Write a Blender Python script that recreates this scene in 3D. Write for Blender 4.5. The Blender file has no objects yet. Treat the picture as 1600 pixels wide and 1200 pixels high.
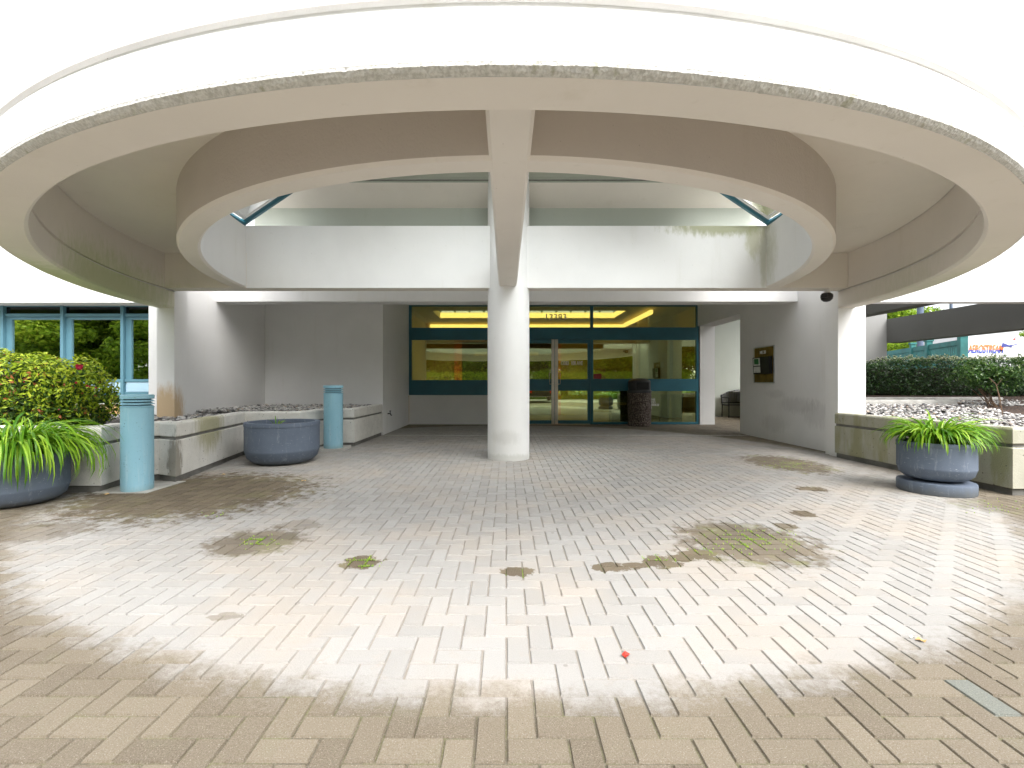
import bpy, bmesh, math, random
import numpy as np
from mathutils import Vector, Matrix
R = math.radians
random.seed(7); rng = np.random.default_rng(7)
S = bpy.context.scene
COL = S.collection
H = 1.15                     # camera height

# ------------------------------------------------------------------ camera
cd = bpy.data.cameras.new('camera'); cam = bpy.data.objects.new('camera', cd); COL.objects.link(cam)
cam.location = (0, 0, H); cam.rotation_euler = (R(90), 0, 0)
cd.sensor_width = 36; cd.lens = 36 * 720 / 1600; cd.shift_x = 9 / 1600
cd.clip_start = 0.05; cd.clip_end = 3000
S.camera = cam
# ------------------------------------------------------------------ world, sun, exposure
SUN_EL, SUN_AZ = 52, 150
w = bpy.data.worlds.new('World'); S.world = w; w.use_nodes = True
nt = w.node_tree; nt.nodes.clear()
sky = nt.nodes.new('ShaderNodeTexSky'); sky.sky_type = 'NISHITA'; sky.sun_disc = False
sky.sun_elevation = R(SUN_EL); sky.sun_rotation = R(SUN_AZ); sky.air_density = 1.0; sky.dust_density = 4.0; sky.ozone_density = 1.0
hs = nt.nodes.new('ShaderNodeHueSaturation'); hs.inputs['Saturation'].default_value = 0.22; hs.inputs['Value'].default_value = 1.0
bg = nt.nodes.new('ShaderNodeBackground'); bg.inputs[1].default_value = 0.15
wo = nt.nodes.new('ShaderNodeOutputWorld')
nt.links.new(sky.outputs[0], hs.inputs['Color']); nt.links.new(hs.outputs[0], bg.inputs[0]); nt.links.new(bg.outputs[0], wo.inputs[0])
sd = bpy.data.lights.new('sun', 'SUN'); sd.energy = 0.5; sd.angle = R(60); sd.color = (1, .985, .965)
so = bpy.data.objects.new('sun', sd); COL.objects.link(so)
az = R(SUN_AZ); el = R(SUN_EL)
sdir = Vector((math.sin(az) * math.cos(el), math.cos(az) * math.cos(el), math.sin(el)))
so.rotation_euler = sdir.to_track_quat('Z', 'Y').to_euler(); so.location = (5, -8, 20)
S.view_settings.view_transform = 'Standard'; S.view_settings.look = 'None'
S.view_settings.exposure = 1.86; S.view_settings.gamma = 1
S.render.engine = 'CYCLES'
S.cycles.max_bounces = 12; S.cycles.diffuse_bounces = 8; S.cycles.transparent_max_bounces = 12

# ------------------------------------------------------------------ helpers
def px(u, v, y):  # picture position at a depth -> world point
    return Vector(((u - 791) * y / 720, y, H + (600 - v) * y / 720))
def gp(u, v):
    y = 720 * H / (v - 600); return ((u - 791) * y / 720, y)
def tag(o, label=None, cat=None, group=None, kind=None):
    if label: o['label'] = label
    if cat: o['category'] = cat
    if group: o['group'] = group
    if kind: o['kind'] = kind
    return o
def thing(name, label, cat, loc=(0, 0, 0), rz=0, group=None):
    o = bpy.data.objects.new(name, None); COL.objects.link(o); o.empty_display_size = .2
    o.location = loc; o.rotation_euler = (0, 0, rz)
    return tag(o, label, cat, group)
def copy_tree(o, parent=None):
    c = o.copy(); COL.objects.link(c)
    if parent is not None: c.parent = parent
    for ch in list(o.children): copy_tree(ch, c)
    return c
def link(name, me, mat, parent=None, world=True):
    o = bpy.data.objects.new(name, me); COL.objects.link(o)
    if mat is not None:
        for m in (mat if isinstance(mat, (list, tuple)) else [mat]): me.materials.append(m)
    if parent is not None:
        o.parent = parent
        if world:                       # geometry given in world coordinates
            root = parent
            loc = Vector((0, 0, 0)); rz = 0
            chain = []
            while root is not None: chain.append(root); root = root.parent
            M = Matrix.Identity(4)
            for r_ in reversed(chain): M = M @ (Matrix.Translation(r_.location) @ r_.rotation_euler.to_matrix().to_4x4())
            me.transform(M.inverted())
    return o
class MB:
    def __init__(s): s.bm = bmesh.new()
    def box(s, x0, x1, y0, y1, z0, z1, mi=0, bev=0):
        vs = [s.bm.verts.new(p) for p in ((x0,y0,z0),(x1,y0,z0),(x1,y1,z0),(x0,y1,z0),(x0,y0,z1),(x1,y0,z1),(x1,y1,z1),(x0,y1,z1))]
        fs = [s.bm.faces.new([vs[i] for i in q]) for q in ((0,3,2,1),(4,5,6,7),(0,1,5,4),(1,2,6,5),(2,3,7,6),(3,0,4,7))]
        for f in fs: f.material_index = mi
        if bev:
            ed = set()
            for f in fs: ed.update(f.edges)
            bmesh.ops.bevel(s.bm, geom=list(ed), offset=bev, segments=2, affect='EDGES', profile=.6)
        return s
    def obox(s, c, sx, sy, sz, rz=0, rx=0, bev=0):
        M = Matrix.Translation(c) @ Matrix.Rotation(rz, 4, 'Z') @ Matrix.Rotation(rx, 4, 'X')
        r = bmesh.ops.create_cube(s.bm, size=1, matrix=M @ Matrix.Diagonal((sx, sy, sz, 1)))
        if bev:
            ed = set()
            for v in r['verts']: ed.update(v.link_edges)
            bmesh.ops.bevel(s.bm, geom=list(ed), offset=bev, segments=2, affect='EDGES', profile=.6)
        return s
    def poly(s, pts, mi=0):
        f = s.bm.faces.new([s.bm.verts.new(p) for p in pts]); f.material_index = mi; return s
    def prism(s, poly, axis, a, b):      # extrude polygon along an axis; poly = 2D in the other two axes
        def mk(p, t):
            return {'x': (t, p[0], p[1]), 'y': (p[0], t, p[1]), 'z': (p[0], p[1], t)}[axis]
        A = [s.bm.verts.new(mk(p, a)) for p in poly]; B = [s.bm.verts.new(mk(p, b)) for p in poly]
        n = len(poly)
        s.bm.faces.new(A); s.bm.faces.new(B[::-1])
        for i in range(n): s.bm.faces.new((A[i], B[i], B[(i+1) % n], A[(i+1) % n]))
        return s
    def lathe(s, prof, cx=0, cy=0, n=48, a0=0, a1=360, jit=None):
        full = abs(a1 - a0) >= 360
        rings = []
        m = n if full else n + 1
        for k in range(m):
            a = R(a0 + (a1 - a0) * k / n)
            ring = []
            for i, (r, z) in enumerate(prof):
                if jit: dr, dz = jit(k, i)
                else: dr = dz = 0
                ring.append(s.bm.verts.new((cx + (r+dr) * math.cos(a), cy + (r+dr) * math.sin(a), z + dz)))
            rings.append(ring)
        q = len(prof)
        for k in range(n):
            A, B = rings[k], rings[(k + 1) % m]
            for i in range(q if not full else q - 1):
                j = (i + 1) % q
                try: s.bm.faces.new((A[i], B[i], B[j], A[j]))
                except ValueError: pass
        if not full:
            s.bm.faces.new(rings[0]); s.bm.faces.new(rings[-1][::-1])
        return s
    def tube(s, pts, r, n=8, r2=None):
        pts = [Vector(p) for p in pts]; rings = []
        for i, p in enumerate(pts):
            d = (pts[min(i+1, len(pts)-1)] - pts[max(i-1, 0)]).normalized()
            a = d.cross(Vector((0, 0, 1)));
            if a.length < .05: a = d.cross(Vector((1, 0, 0)))
            a.normalize(); b = d.cross(a)
            t = i / max(1, len(pts) - 1); rr = r if r2 is None else r + (r2 - r) * t
            rings.append([s.bm.verts.new(p + a * rr * math.cos(2*math.pi*k/n) + b * rr * math.sin(2*math.pi*k/n)) for k in range(n)])
        for A, B in zip(rings, rings[1:]):
            for k in range(n): s.bm.faces.new((A[k], A[(k+1) % n], B[(k+1) % n], B[k]))
        s.bm.faces.new(rings[0][::-1]); s.bm.faces.new(rings[-1]); return s
    def done(s, name, mat, parent=None, smooth=None, world=True):
        bmesh.ops.remove_doubles(s.bm, verts=s.bm.verts, dist=1e-5)
        bmesh.ops.recalc_face_normals(s.bm, faces=s.bm.faces)
        me = bpy.data.meshes.new(name); s.bm.to_mesh(me); s.bm.free()
        if smooth:
            me.polygons.foreach_set('use_smooth', [True] * len(me.polygons)); me.set_sharp_from_angle(angle=R(smooth))
        return link(name, me, mat, parent, world)
def mesh_np(name, V, F, mat, parent=None, rnd=None, smooth=False, world=True):
    V = np.asarray(V, np.float32); F = np.asarray(F, np.int32)
    me = bpy.data.meshes.new(name); k = F.shape[1]
    me.vertices.add(len(V)); me.vertices.foreach_set('co', V.ravel())
    me.loops.add(F.size); me.loops.foreach_set('vertex_index', F.ravel())
    me.polygons.add(len(F)); me.polygons.foreach_set('loop_start', np.arange(0, F.size, k, dtype=np.int32))
    me.polygons.foreach_set('loop_total', np.full(len(F), k, np.int32))
    me.polygons.foreach_set('use_smooth', np.full(len(F), bool(smooth)))
    me.update(calc_edges=True); me.validate()
    if rnd is not None:
        a = me.attributes.new('rnd', 'FLOAT', 'FACE'); a.data.foreach_set('value', np.asarray(rnd, np.float32))
    return link(name, me, mat, parent, world)

# ------------------------------------------------------------------ materials
class NB:
    def __init__(s, name):
        s.m = bpy.data.materials.new(name); s.m.use_nodes = True; s.t = s.m.node_tree; s.t.nodes.clear()
        s.out = s.t.nodes.new('ShaderNodeOutputMaterial')
    def n(s, typ, **k):
        nd = s.t.nodes.new('ShaderNode' + typ)
        for a, b in k.items(): setattr(nd, a, b)
        return nd
    def l(s, a, b): s.t.links.new(a, b)
    def setin(s, sock, v):
        if hasattr(v, 'is_linked') or hasattr(v, 'links'): s.l(v, sock)
        elif isinstance(v, (tuple, list)) and len(v) == 3 and sock.type == 'RGBA': sock.default_value = (*v, 1)
        else: sock.default_value = v
    def math(s, op, a, b=0.0, c=None, clamp=False):
        nd = s.n('Math', operation=op, use_clamp=clamp); s.setin(nd.inputs[0], a); s.setin(nd.inputs[1], b)
        if c is not None: s.setin(nd.inputs[2], c)
        return nd.outputs[0]
    def mix(s, f, a, b, blend='MIX'):
        nd = s.n('Mix', data_type='RGBA', blend_type=blend, clamp_factor=True)
        s.setin(nd.inputs[0], f); s.setin(nd.inputs[6], a); s.setin(nd.inputs[7], b); return nd.outputs[2]
    def pos(s): return s.n('NewGeometry').outputs['Position']
    def obj(s): return s.n('TexCoord').outputs['Object']
    def noise(s, vec, scale, detail=4, rough=.55, dist=0):
        nd = s.n('TexNoise'); s.l(vec, nd.inputs['Vector']); nd.inputs['Scale'].default_value = scale
        nd.inputs['Detail'].default_value = detail; nd.inputs['Roughness'].default_value = rough; nd.inputs['Distortion'].default_value = dist
        return nd.outputs['Fac']
    def vor(s, vec, scale, feat='F1', out='Distance'):
        nd = s.n('TexVoronoi', feature=feat); s.l(vec, nd.inputs['Vector']); nd.inputs['Scale'].default_value = scale; return nd.outputs[out]
    def sstep(s, v, a, b, lo=0.0, hi=1.0):
        nd = s.n('MapRange', interpolation_type='SMOOTHSTEP'); s.l(v, nd.inputs[0])
        for i, x in enumerate((a, b, lo, hi)): nd.inputs[i+1].default_value = x
        return nd.outputs[0]
    def scalev(s, vec, sc, off=(0, 0, 0)):
        nd = s.n('Mapping'); s.l(vec, nd.inputs[0]); nd.inputs['Scale'].default_value = sc; nd.inputs['Location'].default_value = off; return nd.outputs[0]
    def sep(s, vec):
        nd = s.n('SeparateXYZ'); s.l(vec, nd.inputs[0]); return nd.outputs
    def bump(s, h, strength=.3, dist=.01, normal=None):
        nd = s.n('Bump'); s.l(h, nd.inputs['Height']); nd.inputs['Strength'].default_value = strength; nd.inputs['Distance'].default_value = dist
        if normal is not None: s.l(normal, nd.inputs['Normal'])
        return nd.outputs[0]
    def blob(s, vec, c, r, nz, amp=.6, soft=.35):   # soft edged patch with a shape of its own
        m = s.scalev(vec, [1/x for x in r], [-c[i]/r[i] for i in range(3)])
        ln = s.n('VectorMath', operation='LENGTH'); s.l(m, ln.inputs[0])
        d = s.math('ADD', ln.outputs['Value'], s.math('MULTIPLY', s.math('SUBTRACT', nz, .5), amp * 2))
        return s.sstep(d, 1 + soft, 1 - soft)
    def pbr(s, color, rough=.6, metal=0, normal=None, spec=.5, **k):
        p = s.n('BsdfPrincipled'); s.setin(p.inputs['Base Color'], color); s.setin(p.inputs['Roughness'], rough)
        p.inputs['Metallic'].default_value = metal; p.inputs['Specular IOR Level'].default_value = spec
        if normal is not None: s.l(normal, p.inputs['Normal'])
        for a, b in k.items(): s.setin(p.inputs[a.replace('_', ' ')], b)
        s.l(p.outputs[0], s.out.inputs[0]); return s.m
def plain(name, c, rough=.5, metal=0, var=.12, bump=.0, scale=30, spec=.5):
    b = NB(name); v = b.obj(); nz = b.noise(v, scale * .2, 5)
    col = b.mix(b.sstep(nz, .3, .7), [x * (1 - var) for x in c], [min(1, x * (1 + var)) for x in c])
    nrm = b.bump(b.noise(v, scale * 5, 3), bump, .004) if bump else None
    return b.pbr(col, b.math('ADD', b.math('MULTIPLY', nz, .15), rough - .07), metal, nrm, spec)

def stucco(name, base, stains=(), bscale=95, bstr=.22, dirt=.06):
    b = NB(name); P = b.pos()
    n1 = b.noise(P, .9, 5); n2 = b.noise(b.scalev(P, (3, 3, .35)), 1.5, 5, .6); n3 = b.noise(P, 14, 4)
    col = b.mix(b.sstep(n1, .35, .7), base, [x * (1 - dirt) for x in base])
    col = b.mix(b.math('MULTIPLY', b.sstep(n2, .58, .8), .5), col, (base[0]*.86, base[1]*.85, base[2]*.80))
    col = b.mix(b.math('MULTIPLY', b.sstep(n3, .66, .76), .22), col, (base[0]*.8, base[1]*.79, base[2]*.75))
    for (c, r, cc, st, amp) in stains:
        m = b.blob(P, c, r, b.noise(b.scalev(P, (6, 6, 2.2)), 3, 6, .65), amp, .45)
        col = b.mix(b.math('MULTIPLY', m, st), col, cc)
    # rare dark pits
    pit = b.vor(P, 7)
    col = b.mix(b.math('MULTIPLY', b.sstep(pit, .035, .015), .55), col, (.25, .22, .18))
    hh = b.math('ADD', b.noise(P, bscale, 3, .6), b.math('MULTIPLY', b.noise(P, bscale * .3, 2), .6))
    return b.pbr(col, .85, 0, b.bump(hh, bstr, .006), .25)

WH = (.80, .795, .785)
wpt = lambda u, v, y: tuple(px(u, v, y))
M = {}
M['paint'] = stucco('white_stucco', WH, [
    (wpt(1130, 354, 7.04), (.75, .2, .13), (.32, .33, .16), .75, .8),
    (wpt(1178, 372, 7.04), (.12, .2, .30), (.42, .42, .25), .6, .8),
    (wpt(1193, 400, 7.04), (.05, .3, .5), (.45, .45, .33), .6, .5),
    ((-5.36, 7.25, .72), (.30, .25, .36), (.50, .33, .14), .8, .55),
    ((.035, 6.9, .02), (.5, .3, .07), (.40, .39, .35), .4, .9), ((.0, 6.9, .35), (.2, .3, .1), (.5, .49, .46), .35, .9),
    ((5.42, 8.6, .75), (.1, .5, .14), (.34, .33, .32), .28, .9),
    ((5.42, 8.1, .62), (.1, .35, .22), (.38, .37, .36), .25, .9),
    ((5.42, 9.4, .35), (.1, .4, .16), (.42, .41, .38), .25, .9),
    ((5.42, 9.3, .95), (.1, .3, .08), (.42, .41, .40), .25, .9),
])
M['soffit'] = stucco('bounce_tinted_stucco', (.80, .755, .695), [((-5.3, 5.3, 2.345), (.7, 1.9, .5), (.46, .52, .26), .75, .5), ((5.45, 5.0, 2.345), (.6, 1.6, .4), (.50, .53, .36), .45, .5)], 120, .12, .05)  # white stucco again, tanned for warm light bounced off the paving
M['roughcast'] = stucco('roughcast_stucco', (.62, .575, .53), [], 45, .7, .05)
M['passage'] = stucco('passage_stucco', (.48, .51, .455))

def edge_mat():
    b = NB('bare_concrete_edge'); P = b.pos()
    n = b.noise(P, 60, 5, .7); s = b.vor(P, 70); g = b.noise(b.scalev(P, (4, 4, 1)), 5, 4)
    c = b.mix(b.sstep(n, .35, .65), (.52, .51, .48), (.74, .73, .70))
    c = b.mix(b.math('MULTIPLY', b.sstep(g, .58, .72), .5), c, (.30, .30, .16))
    return b.pbr(c, .95, 0, b.bump(b.math('ADD', n, s), .6, .006), .2)
M['edge'] = edge_mat()

def concrete(name, base, moss, heavy):
    b = NB(name); P = b.pos()
    n = b.noise(P, 5, 6, .65); f = b.noise(P, 160, 2); st = b.noise(b.scalev(P, (2.2, 2.2, .5)), 1.3, 5, .6)
    c = b.mix(b.sstep(n, .3, .72), base, [x * .86 for x in base])
    c = b.mix(b.math('MULTIPLY', b.sstep(f, .45, .75), .35), c, [x * 1.25 for x in base])
    c = b.mix(b.math('MULTIPLY', b.sstep(st, heavy, heavy + .14), .75), c, moss)
    z = b.sep(P)[2]
    pits = b.vor(P, 17); pz = b.noise(P, 3, 2)
    pm = b.math('MULTIPLY', b.sstep(pits, .16, .10), b.sstep(pz, .40, .55))
    c = b.mix(b.math('MULTIPLY', pm, .75), c, (.10, .09, .08))
    p2 = b.vor(b.scalev(P, (1, 1, 1), (3, 5, 2)), 45)
    c = b.mix(b.math('MULTIPLY', b.sstep(p2, .14, .08), .5), c, (.14, .13, .11))
    topm = b.blob(P, (-4.1, 6.2, .58), (.4, .38, .30), b.noise(b.scalev(P, (5, 5, 1.2)), 3, 4), .7, .4)
    c = b.mix(b.math('MULTIPLY', topm, .65), c, (.28, .26, .08))
    drip = b.blob(P, (-3.87, 5.36, .22), (.12, .12, .32), b.noise(b.scalev(P, (8, 8, 3)), 3, 4), .8, .3)
    c = b.mix(b.math('MULTIPLY', drip, .7), c, (.17, .15, .11))
    hh = b.math('SUBTRACT', b.noise(P, 80, 3), b.math('MULTIPLY', pm, 1.5))
    return b.pbr(c, .9, 0, b.bump(hh, .35, .008), .2)
M['conc'] = concrete('planter_concrete', (.74, .725, .68), (.56, .54, .42), .62)
M['conc_shade'] = concrete('shaded_mossy_concrete', (.43, .42, .345), (.29, .29, .16), .50)  # darker copy of the planter concrete, greenish shade put into its colour
M['kerb'] = plain('kerb_concrete', (.42, .41, .38), .9, 0, .15, .4)
M['toe'] = plain('planter_toe', (.18, .175, .16), .9, 0, .2, .4)

# pavers ----------------------------------------------------------
PATCH = [  # u, v, ru, rv, strength, green
    (305, 770, 165, 34, 1.0, .15), (300, 764, 110, 20, .8, .1), (235, 785, 70, 14, .7, .1), (398, 846, 66, 20, .85, .2), (567, 879, 30, 10, 1, .3),
    (808, 893, 24, 7, 1, .1), (955, 886, 30, 7, 1, .1), (1032, 878, 26, 9, 1, .25), (1092, 866, 28, 9, 1, .2), (992, 883, 26, 4, 1, .1), (1062, 872, 24, 5, 1, .1), (940, 888, 16, 3, 1, 0),
    (1168, 846, 95, 32, .9, .45), (1228, 724, 50, 13, .9, .5), (1268, 764, 20, 4, 1, .2), (1256, 803, 18, 5, 1, .1),
    (1228, 822, 17, 5, .9, .1), (326, 802, 12, 4, 1, .3), (352, 963, 22, 6, .5, 0), (470, 820, 30, 8, .4, 0),
    (60, 830, 70, 16, .6, .1), (1560, 790, 60, 12, .5, .5)]
def paver(name, joint=False):
    b = NB(name); P = b.pos()
    at = b.n('Attribute', attribute_name='rnd'); r = at.outputs['Fac']
    if joint: r = b.noise(P, 8, 2)
    n1 = b.noise(P, 1.1, 4); n2 = b.noise(P, 7, 5, .65); n3 = b.noise(P, 34, 4, .7); fine = b.noise(P, 230, 2); sp = b.vor(P, 120)
    pale = b.mix(r, (.285, .276, .260), (.345, .337, .322))
    pale = b.mix(b.sstep(r, .80, .98, 0, .28), pale, (.30, .25, .20))
    pale = b.mix(b.math('MULTIPLY', b.sstep(n1, .42, .68), .5), pale, (.38, .325, .265))
    pale = b.mix(b.math('MULTIPLY', b.sstep(n2, .55, .78), .40), pale, (.34, .285, .23))
    damp = b.mix(r, (.110, .086, .056), (.168, .138, .095))
    damp = b.mix(b.sstep(r, 1.2, 1.4, 0, .6), damp, (.11, .145, .14))
    damp = b.mix(b.math('MULTIPLY', b.sstep(n2, .5, .75), .35), damp, (.14, .13, .075))
    damp = b.mix(b.math('MULTIPLY', b.sstep(sp, .22, .12), .6), damp, (.34, .31, .25))
    damp = b.mix(b.math('MULTIPLY', b.sstep(b.vor(b.scalev(P, (1, 1, 1), (4, 9, 2)), 95), .20, .12), .5), damp, (.05, .042, .032))
    if joint:
        pale = b.mix(n2, (.20, .17, .14), (.33, .305, .27)); damp = b.mix(b.sstep(n2, .40, .65), (.085, .070, .045), (.12, .115, .05))
    # dry sheltered circle under the canopy
    x, y, z = b.sep(P)[0:3]
    d = b.math('SQRT', b.math('ADD', b.math('POWER', b.math('MULTIPLY', b.math('SUBTRACT', x, .1), 1.07), 2), b.math('POWER', b.math('SUBTRACT', y, 7.25), 2)))
    d = b.math('ADD', d, b.math('MULTIPLY', b.math('SUBTRACT', n3, .5), .22))
    d = b.math('ADD', d, b.math('MULTIPLY', b.math('SUBTRACT', n2, .5), .26))
    d = b.math('ADD', d, b.math('MULTIPLY', b.math('SUBTRACT', r, .5), .10 if not joint else 0))
    wet = b.sstep(d, 5.45, 5.68)
    # porch floor at the back: pavers turn darker and browner
    back = b.sstep(b.math('ADD', y, b.math('MULTIPLY', n2, 1.2)), 5.6, 10.2)
    pale = b.mix(b.math('MULTIPLY', back, .28), pale, b.mix(r, (.20, .18, .155), (.285, .26, .23)))
    c = b.mix(wet, pale, damp)
    stc = b.mix(r, (.088, .064, .036), (.135, .104, .062)); nzz = b.noise(P, 9, 6, .72); nmf = b.noise(P, 2.6, 3)
    if joint: stc = b.mix(b.sstep(b.noise(P, 5, 3), .42, .55), (.10, .085, .05), (.17, .24, .03))
    for (u, v, ru, rv, st, gr) in PATCH:
        cx_, cy_ = gp(u, v); rx = ru * cy_ / 720; ry = 720 * H / (v - 600) ** 2 * rv
        m = b.math('MULTIPLY', b.blob(P, (cx_, cy_, 0), (rx * 1.05, ry * 1.05, 2), nzz, 1.1 if ru > 40 else 1.2, .24 if ru > 40 else .08), st)
        cc = stc
        if gr: cc = b.mix(b.math('MULTIPLY', b.sstep(nmf, .5, .64), gr), stc, (.20, .22, .05))
        c = b.mix(m, c, cc)
    c = b.mix(b.math('MULTIPLY', b.sstep(fine, .3, .75), .14), c, (.6, .58, .54))
    # chewing gum spots and drops
    gm = b.math('MULTIPLY', b.sstep(b.vor(P, 3.1), .050, .035), b.sstep(b.noise(P, .8, 1), .42, .52))
    c = b.mix(b.math('MULTIPLY', gm, .6), c, (.20, .18, .16))
    h = b.math('ADD', b.math('MULTIPLY', n3, .5), b.math('ADD', fine, b.math('MULTIPLY', sp, .5)))
    return b.pbr(c, b.math('SUBTRACT', .9, b.math('MULTIPLY', wet, .12)), 0, b.bump(h, .35, .005), .3)
M['paver'] = paver('paving_brick'); M['joint'] = paver('paving_joint_sand', True)

def gravel(name, c0, c1, scale=22):
    b = NB(name); P = b.pos(); v = b.n('TexVoronoi'); b.l(P, v.inputs['Vector']); v.inputs['Scale'].default_value = scale
    bw = b.n('RGBToBW'); b.l(v.outputs['Color'], bw.inputs[0])
    c = b.mix(bw.outputs[0], c0, c1); c = b.mix(b.sstep(v.outputs['Distance'], .25, .6), c, (.05, .045, .04))
    inv = b.math('SUBTRACT', 1, v.outputs['Distance'])
    return b.pbr(c, .9, 0, b.bump(inv, .8, .03), .2)
M['gravelbase'] = gravel('gravel_bed', (.12, .11, .10), (.32, .31, .29), 30)
M['mulch'] = gravel('bark_mulch', (.05, .028, .018), (.20, .11, .07), 40)
def asphalt():
    b = NB('asphalt'); P = b.pos(); n = b.noise(P, .3, 5); f = b.noise(P, 60, 3)
    c = b.mix(n, (.10, .10, .10), (.17, .168, .16)); c = b.mix(b.math('MULTIPLY', f, .4), c, (.2, .2, .19))
    return b.pbr(c, .9, 0, b.bump(f, .3, .01), .3)
M['asphalt'] = asphalt()
def grass():
    b = NB('lawn'); P = b.pos(); n = b.noise(P, 1.2, 6); f = b.noise(P, 40, 3)
    c = b.mix(n, (.05, .12, .015), (.12, .22, .03)); c = b.mix(b.math('MULTIPLY', f, .5), c, (.03, .07, .01))
    return b.pbr(c, .95, 0, b.bump(f, .8, .04), .2)
M['grass'] = grass()
def attrcol(name, stops, rough=.7, trans=0, spec=.3, bump=0):
    b = NB(name); at = b.n('Attribute', attribute_name='rnd'); cr = b.n('ValToRGB'); b.l(at.outputs['Fac'], cr.inputs[0])
    e = cr.color_ramp.elements
    while len(e) < len(stops): e.new(.5)
    for i, (p, c) in enumerate(stops): e[i].position = p; e[i].color = (*c, 1)
    nz = b.noise(b.obj(), 25, 3); col = b.mix(b.math('MULTIPLY', nz, .35), cr.outputs[0], [.0, .0, .0])
    nrm = b.bump(b.noise(b.obj(), bump, 3), .4, .004) if bump else None
    if not trans: return b.pbr(col, rough, 0, nrm, spec)
    p = b.n('BsdfPrincipled'); b.l(col, p.inputs['Base Color']); p.inputs['Roughness'].default_value = rough; p.inputs['Specular IOR Level'].default_value = spec
    t = b.n('BsdfTranslucent'); b.l(col, t.inputs[0]); mx = b.n('MixShader'); mx.inputs[0].default_value = trans
    b.l(p.outputs[0], mx.inputs[1]); b.l(t.outputs[0], mx.inputs[2]); b.l(mx.outputs[0], b.out.inputs[0]); return b.m
M['pebble'] = attrcol('pebbles', [(0, (.13, .13, .135)), (.25, (.32, .31, .30)), (.6, (.54, .53, .50)), (.88, (.72, .70, .68)), (1, (.45, .33, .23))], .75, 0, .3, 60)
M['azalea'] = attrcol('azalea_leaves', [(0, (.035, .085, .012)), (.35, (.08, .17, .015)), (.5, (.32, .46, .025)), (.88, (.58, .70, .05)), (1, (.45, .16, .05))], .45, .3)
M['hedge'] = attrcol('hedge_leaves', [(0, (.02, .055, .014)), (.5, (.06, .15, .025)), (.8, (.15, .28, .05)), (1, (.36, .45, .16))], .35, .2, .5)
M['hedge_flower'] = attrcol('hedge_blossom', [(0, (.55, .60, .35)), (1, (.75, .76, .55))], .7, .3)
M['lily'] = attrcol('daylily_blades', [(0, (.07, .22, .01)), (.4, (.22, .47, .02)), (.85, (.46, .70, .06)), (1, (.68, .62, .08))], .4, .35, .4)
M['tree'] = attrcol('tree_leaves', [(0, (.12, .22, .02)), (.5, (.34, .52, .04)), (1, (.60, .70, .07))], .55, .6)
M['treedark'] = attrcol('dark_tree_leaves', [(0, (.03, .07, .015)), (.6, (.10, .19, .025)), (1, (.22, .34, .04))], .55, .35)
M['red'] = attrcol('red_petals', [(0, (.45, .02, .05)), (1, (.80, .05, .14))], .6, .3)
M['bark'] = plain('bark', (.13, .10, .075), .95, 0, .35, .8, 12)
M['twig'] = plain('twig', (.16, .10, .06), .9, 0, .3, .4)
def bolmat():
    b = NB('bollard_paint'); P = b.obj(); n = b.noise(P, 2.5, 5, .6); s = b.noise(b.scalev(P, (9, 9, 1.0)), 2, 6, .7); f = b.noise(P, 45, 4, .7); z = b.sep(P)[2]
    c = b.mix(n, (.235, .46, .575), (.30, .54, .65)); c = b.mix(b.math('MULTIPLY', b.sstep(s, .52, .68), .45), c, (.40, .58, .66))
    c = b.mix(b.math('MULTIPLY', b.sstep(f, .62, .68), .6), c, (.15, .25, .28))
    g = b.sstep(b.math('ADD', z, b.math('MULTIPLY', n, .12)), .16, .04)
    c = b.mix(b.math('MULTIPLY', g, .5), c, (.20, .22, .18))
    return b.pbr(c, b.math('ADD', b.math('MULTIPLY', n, .2), .38), 0, b.bump(n, .1, .01), .4)
M['bollard'] = bolmat()
M['bollard_dark'] = plain('bollard_slot', (.015, .03, .035), .6)
def potmat():
    b = NB('blue_grey_pot'); P = b.obj(); n = b.noise(P, 4, 6, .6); s = b.noise(b.scalev(P, (6, 6, 1.2)), 2.5, 6, .75); f = b.noise(P, 120, 2)
    sc = b.noise(b.scalev(P, (3, 3, 9)), 6, 6, .8)
    c = b.mix(n, (.085, .11, .155), (.135, .165, .215)); c = b.mix(b.math('MULTIPLY', b.sstep(s, .54, .70), .5), c, (.30, .33, .36))
    c = b.mix(b.math('MULTIPLY', b.sstep(sc, .60, .67), .6), c, (.42, .45, .47))
    z = b.sep(P)[2]; c = b.mix(b.math('MULTIPLY', b.sstep(b.math('ADD', z, b.math('MULTIPLY', s, .2)), .22, .08), .55), c, (.13, .125, .10))
    return b.pbr(c, .72, 0, b.bump(f, .15, .004), .35)
M['pot'] = potmat()
M['soil'] = gravel('potting_soil', (.05, .03, .02), (.24, .14, .10), 60)
M['teal'] = plain('teal_window_frame', (.024, .135, .185), .42, 0, .08, 0, 10)
M['teal_light'] = plain('pale_teal_window_frame', (.10, .225, .285), .45, 0, .06, 0, 10)
M['teal_panel'] = plain('pale_blue_spandrel', (.38, .56, .68), .4, 0, .05, 0, 8)
M['tealfence'] = plain('teal_fence_paint', (.04, .20, .19), .7, 0, .18, .2, 20)
M['aluminium'] = plain('brushed_aluminium', (.62, .58, .53), .32, 1, .1, 0, 20)
M['black'] = plain('black_plastic', (.012, .012, .013), .4, 0, .2)
M['blackmetal'] = plain('black_metal', (.02, .02, .022), .45, .3, .2)
M['darkpane'] = plain('dark_transom_pane', (.004, .005, .007), .06, 0, .2)
M['lidtop'] = plain('bin_lid', (.045, .043, .048), .45, 0, .3)
M['brass'] = plain('brushed_brass', (.30, .20, .06), .38, .9, .3, .1)
M['white'] = plain('white_paint', (.78, .78, .78), .45, 0, .03)
M['letter'] = plain('white_lettering', (.85, .84, .80), .4)
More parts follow.
